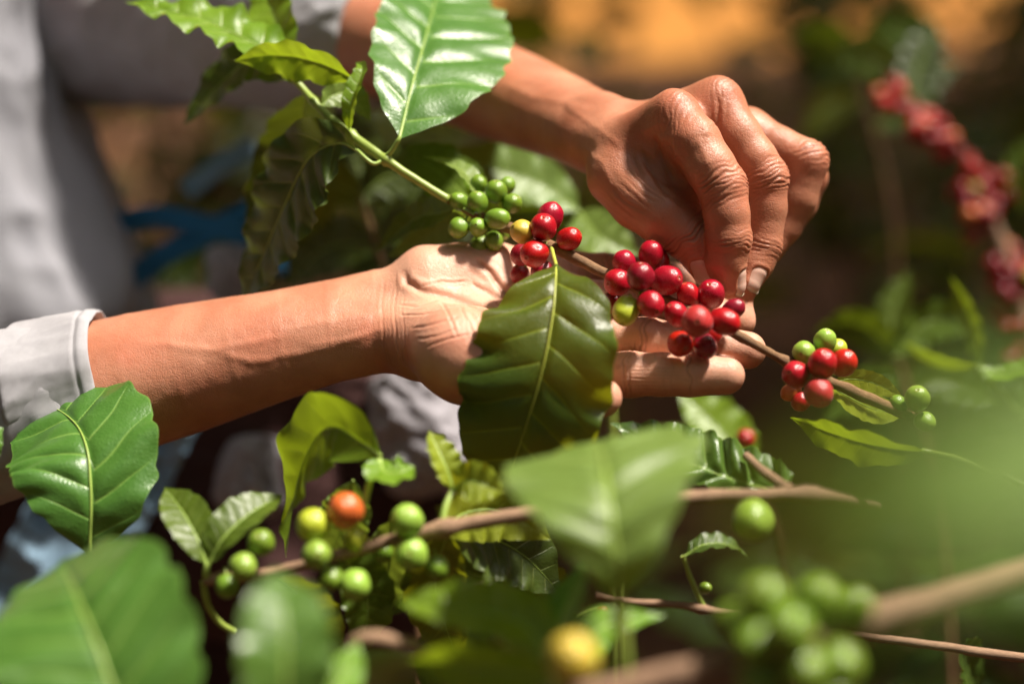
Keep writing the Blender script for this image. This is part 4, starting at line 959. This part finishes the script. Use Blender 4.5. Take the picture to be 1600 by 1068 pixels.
leaf(s2, [(-40, 760, 60), (-30, 710, 60), (-14, 680, 56), (6, 668, 50)], 30, 'leaf_gloss', pr=3, roll=0, n=40, ms=10, seed=141)
s3 = shoot('broad blurred pale green leaf on a yellowish stalk below the index finger', (985, 1200, 190))
stem(s3, [(966, 927, 214), (972, 1000, 212), (985, 1200, 200), (990, 1400, 200)], [12, 13, 13, 14], M['stem_green'], 'stem', 24, 12)
leaf(s3, [(966, 934, 214), (962, 872, 220), (953, 800, 216), (946, 740, 200), (938, 702, 170), (932, 688, 148)], 162, 'leaf_pale', pr=8, roll=[0, 4, 6], fold=[12, 6, 0], curl=-0.06, wave=0.06, nwave=4, quilt=0.10, n=90, ms=18, seed=42, prof=([0, .06, .2, .4, .6, .78, .9, .97, 1], [0, .16, .5, .86, 1, .96, .72, .36, 0]))
s4 = shoot('very blurred grey-green leaf close to the lens at the right edge', (1900, 1000, 520))
stem(s4, [(1880, 640, 604), (2000, 760, 600), (2100, 1000, 590), (2150, 1500, 570)], [14, 14, 15, 16], M['stem_green'], 'stem', 24, 10)
leaf(s4, [(1880, 640, 604), (1640, 715, 610), (1420, 775, 612), (1270, 815, 608), (1170, 845, 600)], 135, 'leaf_pale', pr=9, roll=[-20, -10, 0], fold=6, wave=0.05, n=60, ms=14, seed=43)
s5 = shoot('blurred upright leaves at the bottom left of the twig with green cherries', (440, 1250, 200))
stem(s5, [(440, 1120, 205), (440, 1250, 200), (445, 1400, 200)], [10, 10, 11], M['stem_green'], 'stem', 16, 10)
leaf(s5, [(440, 1150, 240), (446, 1060, 244), (444, 965, 238), (432, 890, 222)], 74, 'leaf_gloss', dzl=14, pr=6, roll=-16, fold=16, wave=0.06, n=60, ms=14, seed=44)
leaf(s5, [(440, 1150, 206), (500, 1100, 200), (540, 1050, 190), (560, 1000, 180)], 36, 'leaf_young', pr=5, roll=16, fold=16, wave=0.06, n=50, ms=12, seed=45)
s6 = shoot('blurred young leaves spreading at the bottom centre beside a yellow cherry', (840, 1250, 190))
stem(s6, [(865, 1010, 190), (855, 1100, 195), (840, 1250, 190), (830, 1400, 190)], [9, 10, 10, 11], M['stem_green'], 'stem', 20, 10)
leaf(s6, [(862, 1040, 192), (820, 975, 186), (740, 952, 180), (622, 940, 168)], 54, 'leaf_young', pr=6, roll=[-20, -30, -30], fold=16, wave=0.1, n=60, ms=14, seed=46)
leaf(s6, [(862, 1060, 196), (800, 1050, 200), (730, 1040, 198), (640, 1030, 190)], 50, 'leaf_young', pr=6, roll=[24, 20, 20], fold=14, wave=0.08, n=60, ms=14, seed=47)
leaf(s6, [(860, 1030, 186), (872, 980, 176), (890, 930, 160), (910, 880, 140)], 34, 'leaf_gloss', pr=5, roll=40, fold=14, wave=0.06, n=50, ms=12, seed=48)
leaf(s6, [(858, 1070, 190), (800, 1010, 150), (770, 960, 130), (760, 890, 110)], 40, 'leaf', pr=5, roll=-20, fold=14, wave=0.08, n=50, ms=12, seed=148)
leaf(s6, [(858, 1080, 192), (910, 1010, 160), (950, 975, 150), (1040, 960, 140)], 34, 'leaf_young', pr=5, roll=24, fold=14, wave=0.08, n=50, ms=12, seed=149)
stem(s6, [(856, 1090, 194), (760, 1060, 180), (660, 1015, 172), (560, 1000, 168), (540, 1090, 168)], [11, 11, 11, 12, 12], M['bark_pale'], 'twig', 30, 10, seed=49)
cherry(s6, 895, 1030, 262, 42, 'c_yellow', (0, .5, .8), label='blurred yellow cherry at the bottom edge')
s7 = shoot('bright young leaf with rolled edge under the right end of the branch', (1440, 760, 60))
stem(s7, [(1440, 702, 62), (1500, 716, 70), (1600, 760, 80), (1800, 860, 90)], [5, 5, 6, 7], M['stem_green'], 'stem', 16, 10)
leaf(s7, [(1445, 704, 66), (1390, 700, 62), (1320, 684, 50), (1234, 652, 34)], 34, 'leaf_young', pr=3.2, roll=[40, 36, 30], fold=16, wave=0.14, nwave=3, n=60, ms=14, seed=50)
s8 = shoot('small yellow-green leaf behind the index finger of the open palm', (1180, 800, -110))
leaf(s8, [(1175, 742, -150), (1140, 690, -154), (1105, 650, -160), (1060, 612, -166)], 48, 'leaf_young', pr=3, roll=-20, fold=8, wave=0.1, n=50, ms=12, seed=51)
stem(s8, [(1175, 742, -150), (1200, 790, -190), (1230, 900, -280), (1250, 1300, -330)], [4, 5, 5, 6], M['bark'], 'stem', 16, 10)
cherry(s8, 1165, 686, -134, 16, 'c_red', (0, .3, .9))

# ---- blurred branch in the lower right corner
b3 = thing('coffee_branch', 'thick blurred brown branch with a green cherry cluster in the lower right corner', 'branch', W(1750, 850, 275))
stem(b3, [(1900, 800, 242), (1700, 872, 247), (1450, 946, 252), (1290, 992, 254), (1150, 1032, 254), (960, 1076, 252), (800, 1120, 250)], [20, 21, 22, 24, 22, 22, 20], M['bark_pale'], 'stem', 60, 12, 0.12, [(0.5, .2)], 25)
for x, y, z, r in [(1195, 938, 268, 40), (1276, 944, 268, 40), (1234, 985, 280, 39), (1184, 1004, 272, 37), (1332, 952, 258, 32), (1256, 1046, 276, 40), (1312, 1036, 268, 36), (1190, 1064, 268, 38), (1150, 970, 258, 32), (1300, 1086, 268, 36)]:
    cherry(b3, x, y, z, r, 'c_green', None, (1250, 1000, 250))

# ---- thin twigs deeper in the shrub
b4 = thing('coffee_twig', 'thin brown twig with a bare side shoot in the dark below the pale leaf', 'twig', W(1155, 962, -30))
stem(b4, [(930, 930, -40), (985, 940, -40), (1060, 945, -36), (1155, 962, -30), (1300, 985, -20), (1620, 1030, 0)], [5, 6, 6.5, 6.5, 7, 8], M['bark_pale'], 'stem', 60, 10, 0.12, [(0.25, .5)], 26)
stem(b4, [(1068, 868, -30), (1080, 905, -32), (1098, 946, -34)], [4, 4.5, 5], M['stem_green'], 'side_shoot', 20, 8)
cherry(b4, 1102, 918, -26, 10, 'c_green', None, (1090, 920, -32)); cherry(b4, 942, 958, -40, 11, 'c_red', None, (940, 935, -40))
leaf(b4, [(1500, 1010, -10), (1512, 1030, -50), (1520, 1060, -70), (1530, 1110, -80)], 36, 'leaf_deep', pr=3, roll=20, fold=14, wave=0.12, n=50, ms=12, seed=52)
leaf(b4, [(1070, 868, -30), (1100, 850, -30), (1140, 850, -34), (1170, 870, -40)], 22, 'leaf_deep', pr=2, roll=60, fold=14, wave=0.1, n=40, ms=10, seed=53)
stem(b4, [(940, 950, -60), (880, 972, -62), (820, 1000, -62), (760, 1040, -60)], [4, 4.5, 5, 5], M['stem_green'], 'side_shoot', 24, 8)

# ================================================================== BEHIND: red cherry branch, leaves, bag
b5 = thing('coffee_branch', 'blurred branch heavy with red cherries in the right background', 'branch', W(1640, 640, -380))
stem(b5, [(1380, 110, -460), (1440, 175, -450), (1500, 245, -440), (1545, 330, -430), (1580, 420, -420), (1610, 520, -410), (1650, 680, -400)], [6, 7, 8, 9, 9, 10, 10], M['bark_pale'], 'stem', 40, 10, 0.1, [], 27)
for (cx, cy, n_, sp) in [(1392, 150, 8, 22), (1420, 185, 10, 24), (1458, 205, 12, 26), (1485, 232, 5, 24), (1512, 278, 18, 34), (1538, 300, 16, 36), (1522, 345, 9, 28), (1572, 400, 12, 28), (1590, 440, 16, 32), (1582, 500, 12, 26), (1604, 550, 12, 28)]:
    for k in range(n_):
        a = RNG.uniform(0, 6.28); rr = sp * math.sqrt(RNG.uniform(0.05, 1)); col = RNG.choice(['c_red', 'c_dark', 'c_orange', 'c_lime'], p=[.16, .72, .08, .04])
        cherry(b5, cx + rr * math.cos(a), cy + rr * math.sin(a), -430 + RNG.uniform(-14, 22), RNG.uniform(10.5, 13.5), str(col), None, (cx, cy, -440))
for mid, w_, mk, rl, sd_ in [([(1600, 330, -430), (1640, 280, -420), (1700, 250, -410)], 50, 'leaf', 20, 60), ([(1560, 300, -450), (1590, 262, -460), (1640, 210, -470)], 30, 'leaf', -20, 61), ([(1400, 120, -455), (1360, 90, -460), (1300, 80, -470)], 34, 'leaf', 10, 62), ([(1420, 150, -450), (1440, 90, -455), (1460, 30, -460)], 34, 'leaf_deep', 10, 63)]:
    leaf(b5, mid, w_, mk, pr=2.5, roll=rl, n=40, ms=10, seed=sd_)
s9 = thing('coffee_shoot', 'blurred narrow green leaves rising behind the right end of the branch', 'shoot', W(1610, 760, -180), 'leafy coffee shoots behind the hands')
stem(s9, [(1528, 570, -186), (1560, 610, -184), (1620, 680, -180), (1760, 780, -170)], [4, 4, 5, 6], M['stem_green'], 'stem', 24, 8)
for mid, w_, mk, rl, sd_ in [([(1530, 575, -185), (1525, 530, -190), (1508, 480, -196), (1484, 430, -200)], 16, 'leaf_young', 40, 64), ([(1530, 575, -185), (1490, 570, -190), (1450, 556, -196), (1410, 532, -200)], 14, 'leaf_young', 50, 65),
                             ([(1530, 575, -185), (1560, 590, -180), (1600, 580, -176), (1660, 560, -170)], 22, 'leaf_young', 40, 66), ([(1600, 660, -180), (1610, 640, -180), (1660, 610, -176)], 34, 'leaf', 30, 67)]:
    leaf(s9, mid, w_, mk, pr=2.5, roll=rl, fold=14, n=40, ms=10, seed=sd_)
s10 = thing('coffee_shoot', 'blurred pale leaves between the two wrists behind the green cherries', 'shoot', W(900, 420, -150), 'leafy coffee shoots behind the hands')
stem(s10, [(905, 330, -150), (930, 420, -152), (950, 560, -158), (960, 760, -165), (965, 1200, -170)], [5, 5, 6, 7, 8], M['stem_green'], 'stem', 24, 8)
for mid, w_, mk, rl, sd_ in [([(905, 330, -150), (850, 290, -148), (770, 262, -146), (680, 240, -146)], 44, 'leaf_pale', -24, 68), ([(905, 330, -150), (920, 350, -140), (940, 370, -130), (1000, 400, -126)], 40, 'leaf_pale', 0, 69),
                             ([(905, 330, -150), (860, 330, -160), (800, 330, -170), (730, 350, -180)], 40, 'leaf', 10, 70)]:
    leaf(s10, mid, w_, mk, pr=2.5, roll=rl, fold=10, n=40, ms=10, seed=sd_)

def back_shoot(label, st_pts, leaves, matk=None):
    t = thing('coffee_shoot', label, 'shoot', W(*st_pts[-1]), 'leafy coffee shoots behind the hands')
    stem(t, st_pts, [4, 5, 5, 6, 7][:len(st_pts)], M['bark'], 'stem', 24, 8)
    for k, (mid, w_, mk, rl) in enumerate(leaves): leaf(t, mid, w_, mk, pr=2.2, roll=rl, fold=10, wave=0.1, quilt=0.06, n=40, ms=10, seed=300 + k + int(st_pts[0][0]))
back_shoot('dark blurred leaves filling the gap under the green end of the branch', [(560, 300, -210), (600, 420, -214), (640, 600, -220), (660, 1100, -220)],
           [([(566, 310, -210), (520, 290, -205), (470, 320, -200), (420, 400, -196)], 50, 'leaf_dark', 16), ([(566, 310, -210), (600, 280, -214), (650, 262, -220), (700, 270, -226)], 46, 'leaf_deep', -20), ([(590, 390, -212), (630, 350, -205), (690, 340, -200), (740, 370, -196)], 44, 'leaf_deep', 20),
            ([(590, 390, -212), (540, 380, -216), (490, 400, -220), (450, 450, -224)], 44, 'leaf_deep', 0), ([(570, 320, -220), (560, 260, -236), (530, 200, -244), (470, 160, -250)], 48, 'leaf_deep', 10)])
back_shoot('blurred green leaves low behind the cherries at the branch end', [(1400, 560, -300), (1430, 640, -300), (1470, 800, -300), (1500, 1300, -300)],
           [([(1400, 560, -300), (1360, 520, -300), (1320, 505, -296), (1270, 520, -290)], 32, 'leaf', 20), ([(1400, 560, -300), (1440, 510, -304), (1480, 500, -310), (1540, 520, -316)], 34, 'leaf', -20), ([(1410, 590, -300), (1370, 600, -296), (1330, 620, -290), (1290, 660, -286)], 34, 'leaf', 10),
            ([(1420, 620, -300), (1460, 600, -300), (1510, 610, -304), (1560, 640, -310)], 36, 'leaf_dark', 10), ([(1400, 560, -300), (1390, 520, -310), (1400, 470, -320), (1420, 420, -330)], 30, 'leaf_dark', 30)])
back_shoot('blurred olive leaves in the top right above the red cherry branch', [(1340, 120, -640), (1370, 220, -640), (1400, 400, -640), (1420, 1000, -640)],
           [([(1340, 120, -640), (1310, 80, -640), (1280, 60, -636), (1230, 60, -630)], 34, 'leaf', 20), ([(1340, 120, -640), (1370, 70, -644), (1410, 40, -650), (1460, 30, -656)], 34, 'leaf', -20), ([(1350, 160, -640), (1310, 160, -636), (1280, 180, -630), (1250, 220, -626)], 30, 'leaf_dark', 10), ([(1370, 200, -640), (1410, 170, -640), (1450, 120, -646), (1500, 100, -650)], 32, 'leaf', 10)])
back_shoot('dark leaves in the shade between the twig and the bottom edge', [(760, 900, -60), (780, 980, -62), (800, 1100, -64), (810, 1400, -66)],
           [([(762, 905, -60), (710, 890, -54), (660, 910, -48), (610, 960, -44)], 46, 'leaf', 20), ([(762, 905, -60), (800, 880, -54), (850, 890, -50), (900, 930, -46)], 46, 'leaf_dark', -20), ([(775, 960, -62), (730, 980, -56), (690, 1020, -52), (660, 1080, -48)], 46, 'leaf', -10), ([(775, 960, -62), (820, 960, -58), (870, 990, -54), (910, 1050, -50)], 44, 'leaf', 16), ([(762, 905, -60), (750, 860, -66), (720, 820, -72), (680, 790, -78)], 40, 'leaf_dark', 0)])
# picking bag: crumpled pale sack with blue straps hanging at the waist
bag = thing('harvest_bag', 'dark maroon picking sack with crumpled pale liner and blue straps behind the forearm', 'bag', W(520, 900, -300))
def sheet(name, parent, corners, mat_, nu=50, nv=50, crump=6.0, fr=0.03, seed=0, bulge=0.0):
    c = [P(*q) for q in corners]; u = np.linspace(0, 1, nu)[:, None, None]; v = np.linspace(0, 1, nv)[None, :, None]
    V = c[0] * (1 - u) * (1 - v) + c[1] * u * (1 - v) + c[2] * u * v + c[3] * (1 - u) * v
    nn = nrm(np.cross(c[1] - c[0], c[3] - c[0])); nn = nn if nn[2] > 0 else -nn
    h = crump * (1 - 2 * np.abs(noise(V * fr, seed))) + 0.5 * crump * (1 - 2 * np.abs(noise(V * fr * 2.3, seed + 1))) + bulge * np.sin(math.pi * u[..., 0]) * np.sin(math.pi * v[..., 0])
    V = V + h[..., None] * nn
    return V, grid_faces(nu, nv)
cloth_tube('sack', [(500, 520, -300), (500, 700, -300), (490, 1010, -290)], [(30, 70), (4, 86), (0, 92), (10, 98), (50, 106), (110, 112), (160, 104), (190, 70), (196, 5)], M['trousers'], bag,
           folds=((9, 1.2, 0.015, 1), (6, 2.2, 0.03, 2), (3, 4.5, 0.06, 3)), seed=71, flat=(1.0, 0.6), n=90, seg=120)
for k, (ax3, pr3) in enumerate((([(640, 570, -236), (660, 660, -226), (690, 790, -222)], [(0, 4), (6, 18), (30, 24), (60, 26), (75, 18), (80, 3)]), ([(400, 680, -226), (390, 740, -220), (396, 830, -216)], [(0, 3), (5, 10), (22, 13), (40, 14), (50, 3)]), ([(352, 386, -262), (362, 420, -258), (358, 480, -256)], [(0, 3), (5, 8), (20, 10), (34, 3)]))):
    cloth_tube('liner', ax3, pr3, M['sack'], bag, folds=((4, 1.3, 0.05, 1), (3, 2.6, 0.08, 2), (2, 5, 0.12, 3)), seed=90 + k, n=60, seg=80)
def strap(parent, pts, wd, mat_, name='strap', seed=0):
    c = catmull(np.array([P(*q) for q in pts]), 40); tg = np.gradient(c, axis=0); tg /= np.linalg.norm(tg, axis=1)[:, None]
    side = np.cross(tg, np.array([0, 0, 1.0])); side /= np.linalg.norm(side, axis=1)[:, None] + 1e-9; nn = np.cross(side, tg)
    w2 = S(wd, pts[0][2]); s = np.linspace(-1, 1, 9); prof = [(x, 0.8) for x in s] + [(x, -0.8) for x in s[::-1]]
    V = np.array([[c[i] + side[i] * x * w2 + nn[i] * (y + 1.5 * fbm(np.array([[i * 0.2, x, seed]]), seed)[0]) for x, y in prof] for i in range(40)])
    A = np.array([[(x * w2, i * 2.0, 0) for x, y in prof] for i in range(40)])
    mesh_obj(name, to_world(V.reshape(-1, 3)), grid_faces(40, len(prof), True), mat_, parent, attrs={'tubec': A.reshape(-1, 3)})
strap(bag, [(170, 352, -300), (240, 338, -296), (320, 352, -290), (390, 372, -288), (430, 400, -290), (450, 420, -296)], 17, M['blue'], seed=1)
strap(bag, [(200, 440, -300), (262, 396, -296), (330, 360, -290), (400, 320, -292), (420, 240, -300)], 18, M['blue'], seed=2)
strap(bag, [(290, 300, -310), (340, 262, -312), (400, 226, -316)], 16, M['blue_pale'], seed=3)
cl = thing('blue_cloth', 'blurred pale blue and white cloth below the elbow behind the upright leaf', 'cloth', W(220, 900, -200))
V, F = sheet('cloth', cl, [(-60, 1000, -230), (190, 900, -220), (330, 640, -200), (120, 640, -210)], M['blue_pale'], 60, 60, 9, 0.03, 81)
o = mesh_obj('cloth', to_world(V.reshape(-1, 3)), F, M['blue_pale'], cl, attrs={'tubec': V.reshape(-1, 3)})
sm = o.modifiers.new('thickness', 'SOLIDIFY'); sm.thickness = 0.0015

# ================================================================== background shrubs
LM = {}
def shared_leaf(seed):
    V, F, A, c, Nn = leaf_np([(0, 0, 0), (0, 35, 6), (0, 75, 4), (0, 120, -10)], 28, fold=12, wave=0.10, nwave=4, quilt=0.05, n=26, ms=6, seed=seed, mm=True)
    me = bpy.data.meshes.new('leaf_shape'); me.from_pydata((V / 1000).tolist(), [], F.tolist()); me.materials.append(None)
    a = me.attributes.new('leafc', 'FLOAT_VECTOR', 'POINT'); a.data.foreach_set('vector', A.astype(np.float32).ravel())
    me.polygons.foreach_set('use_smooth', np.ones(len(me.polygons), bool)); me.update()
    return me
SL = [shared_leaf(k) for k in range(4)]
def shrub(label, base, h, spread, nst, nleaf, mats, seed, lean=(0, 0), lscale=1.0):
    r = np.random.default_rng(seed); t = thing('coffee_shrub', label, 'shrub', (base[0], base[1], 0), 'coffee shrubs in the background')
    b0 = np.array([base[0], base[1], -0.05])
    for k in range(nst):
        a = r.uniform(0, 6.28); e = b0 + np.array([math.cos(a) * spread * r.uniform(.3, 1) + lean[0], math.sin(a) * spread * r.uniform(.3, 1) + lean[1], h * r.uniform(.75, 1.05)])
        m1 = b0 * 0.5 + e * 0.5 + r.normal(size=3) * 0.06 * h; c = catmull([b0 + r.normal(size=3) * 0.03, m1, e], 24)
        V, F, A = tube_np(c * 1000, np.linspace(9, 2.5, 24), 8)
        st = mesh_obj('stem', V / 1000, F, M['bark_pale'], t, attrs={'tubec': A})
        for j in range(nleaf):
            u = r.uniform(0.25, 1); p = c[int(u * 23)]; az = r.uniform(0, 6.28); d = Vector((math.cos(az), math.sin(az), r.uniform(-.5, .5))).normalized()
            o = bpy.data.objects.new('leaf', SL[int(r.integers(0, 4))]); COL.objects.link(o); o.parent = t
            q = d.to_track_quat('Y', 'Z').to_matrix().to_4x4() @ Matrix.Rotation(float(r.normal() * 0.6), 4, 'Y')
            o.matrix_basis = Matrix.Translation(Vector(p - np.array(t.location)) + d * 0.01) @ q @ Matrix.Scale(float(r.uniform(.8, 1.35)) * lscale, 4)
            o.material_slots[0].link = 'OBJECT'; o.material_slots[0].material = M[mats[int(r.integers(0, len(mats)))]]
    return t
def gpos(px, dist):
    p = W(px, 534, DIST * 1000 - dist * 1000); return (p[0], p[1])
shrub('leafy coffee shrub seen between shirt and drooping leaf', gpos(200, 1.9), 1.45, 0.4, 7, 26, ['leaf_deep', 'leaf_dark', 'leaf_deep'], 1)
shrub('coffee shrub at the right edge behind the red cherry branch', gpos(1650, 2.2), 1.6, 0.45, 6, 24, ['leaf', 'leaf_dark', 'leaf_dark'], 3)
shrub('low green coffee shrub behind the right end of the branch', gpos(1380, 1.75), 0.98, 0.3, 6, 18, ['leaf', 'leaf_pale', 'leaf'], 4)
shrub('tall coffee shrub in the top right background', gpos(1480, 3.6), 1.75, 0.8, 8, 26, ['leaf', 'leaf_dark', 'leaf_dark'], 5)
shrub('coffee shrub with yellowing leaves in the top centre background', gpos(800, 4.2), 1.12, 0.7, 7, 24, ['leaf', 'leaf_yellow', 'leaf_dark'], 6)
shrub('dark coffee shrub along the top edge left of the orange glow bank', gpos(640, 5.0), 1.6, 0.8, 8, 30, ['leaf_dark', 'leaf_deep', 'leaf'], 11, lscale=1.3)
shrub('dark coffee shrub along the top edge right of the orange glow bank', gpos(1370, 5.0), 1.5, 0.7, 8, 30, ['leaf_dark', 'leaf_deep', 'leaf'], 12, lscale=1.3)
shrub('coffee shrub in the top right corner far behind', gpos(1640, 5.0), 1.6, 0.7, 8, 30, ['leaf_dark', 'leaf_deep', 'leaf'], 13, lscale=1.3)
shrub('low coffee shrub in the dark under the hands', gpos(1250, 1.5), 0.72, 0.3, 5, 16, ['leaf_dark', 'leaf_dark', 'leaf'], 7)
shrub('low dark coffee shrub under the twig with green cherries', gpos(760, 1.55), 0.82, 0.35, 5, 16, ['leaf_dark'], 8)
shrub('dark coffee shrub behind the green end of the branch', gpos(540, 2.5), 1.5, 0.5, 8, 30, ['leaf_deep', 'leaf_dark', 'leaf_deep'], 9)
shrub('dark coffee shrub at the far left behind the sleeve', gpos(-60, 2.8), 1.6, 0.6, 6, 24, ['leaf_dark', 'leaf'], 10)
# unseen trees added to block sky light; crowns cut open along the sun's path
def blocker_tree(label, base, hgt, rad, thick, nleaf, seed):
    r = np.random.default_rng(seed); t = thing('blocker_tree', label, 'tree', (base[0], base[1], 0), 'added shade trees')
    b0 = np.array([base[0], base[1], -0.2]); top = b0 + np.array([r.normal() * .2, r.normal() * .2, hgt])
    V, F, A = tube_np(catmull([b0, (b0 + top) / 2 + r.normal(size=3) * .1, top], 20) * 1000, np.linspace(130, 60, 20), 12, 0.1, seed)
    tr = mesh_obj('trunk', V / 1000, F, M['bark_pale'], t, attrs={'tubec': A})
    for k in range(7):
        a = 6.28 * k / 7 + r.uniform(-.3, .3); e = top + np.array([math.cos(a) * rad * .75, math.sin(a) * rad * .75, r.uniform(0, thick * .6)]); q0 = b0 + (top - b0) * r.uniform(.7, .98)
        V, F, A = tube_np(catmull([q0, (q0 + e) / 2 + np.array([0, 0, .2]), e], 14) * 1000, np.linspace(50, 12, 14), 8, 0.1, seed + k)
        mesh_obj('limb', V / 1000, F, M['bark_pale'], tr, attrs={'tubec': A})
    hc = W(760, 560, 20); sw = np.array(sun_w); pos = []
    while len(pos) < nleaf:
        p = r.normal(size=(nleaf, 3)); p /= np.linalg.norm(p, axis=1)[:, None]; p = p * (r.uniform(0, 1, nleaf) ** 0.45)[:, None] * np.array([rad, rad, thick]); p[:, 2] += 0.3 * fbm(p * 0.9, seed, 2); p = p + top + np.array([0, 0, thick * .5])
        d = p - hc; d = d - (d @ sw)[:, None] * sw; ex = (d @ CR[:, 0]); ex = np.where(ex < 0, ex / 0.29, ex / 0.50); ez = (d @ CR[:, 2] - 0.15) / 0.90; pos.extend(p[ex ** 2 + ez ** 2 > 1])
    pos = np.array(pos[:nleaf]); l = r.uniform(.14, .26, nleaf); a = r.uniform(0, 6.28, nleaf); tl = r.normal(size=(nleaf, 2)) * .5
    ux = np.stack([np.cos(a), np.sin(a), tl[:, 0]], -1); uy = np.stack([-np.sin(a), np.cos(a), tl[:, 1]], -1)
    V = np.stack([pos - ux * l[:, None] / 2, pos - uy * l[:, None] * .24 + np.array([0, 0, .01]), pos + ux * l[:, None] / 2, pos + uy * l[:, None] * .24 + np.array([0, 0, .01])], 1).reshape(-1, 3)
    cr = mesh_obj('crown', V, np.arange(nleaf * 4, dtype=np.int32).reshape(-1, 4), M['leaf'], t, smooth=False, attrs={'leafc': np.tile([[0, .5, 0], [-.9, .5, .5], [0, .5, 1], [.9, .5, .5]], (nleaf, 1))}); cr['kind'] = 'stuff'
blocker_tree('unseen tree added for shade, with a wide crown left of the picker', (-3.0, 2.6), 3.6, 3.4, 1.0, 8500, 201)
blocker_tree('unseen tree added for shade, with a wide crown right behind the red cherry branch', (3.2, 4.0), 3.9, 3.8, 1.1, 7500, 202)
blocker_tree('unseen tree added to block skylight behind the viewer', (0.9, -2.9), 1.9, 2.4, 1.5, 6500, 203)
blocker_tree('low unseen tree added to block skylight left of the viewer', (-3.4, -0.6), 1.9, 2.3, 1.5, 6000, 206)
blocker_tree('low unseen tree added to block skylight right of the viewer', (3.6, -0.2), 1.9, 2.3, 1.5, 6000, 207)
blocker_tree('unseen tree added for shade far behind the picking hand', (-3.6, 6.6), 4.4, 3.4, 1.2, 6000, 204)
blocker_tree('slender unseen tree added for shade at the far right', (4.6, 8.5), 4.2, 3.4, 1.2, 5500, 205)
# fallen leaves
V = []; F = []
for k in range(2500):
    x = RNG.uniform(-4, 4); y = RNG.uniform(1.2, 10); a = RNG.uniform(0, 6.28); l = RNG.uniform(.05, .1); w_ = l * .35; z0 = 0.03 + 0.10 * float(RNG.uniform(-.6, .9)); zz = RNG.uniform(0.0, 0.03, 4)
    ca, sa = math.cos(a), math.sin(a); i = len(V)
    for (u, v_), hz in zip(((-l / 2, 0), (0, -w_), (l / 2, 0), (0, w_)), zz): V.append((x + u * ca - v_ * sa, y + u * sa + v_ * ca, z0 + hz))
    F.append((i, i + 1, i + 2)); F.append((i, i + 2, i + 3))
lt = mesh_obj('leaf_litter', V, F, M['litter'], smooth=False); lt['kind'] = 'stuff'; lt['label'] = 'brown fallen leaves scattered over the soil'
print('total', time.time() - T0)
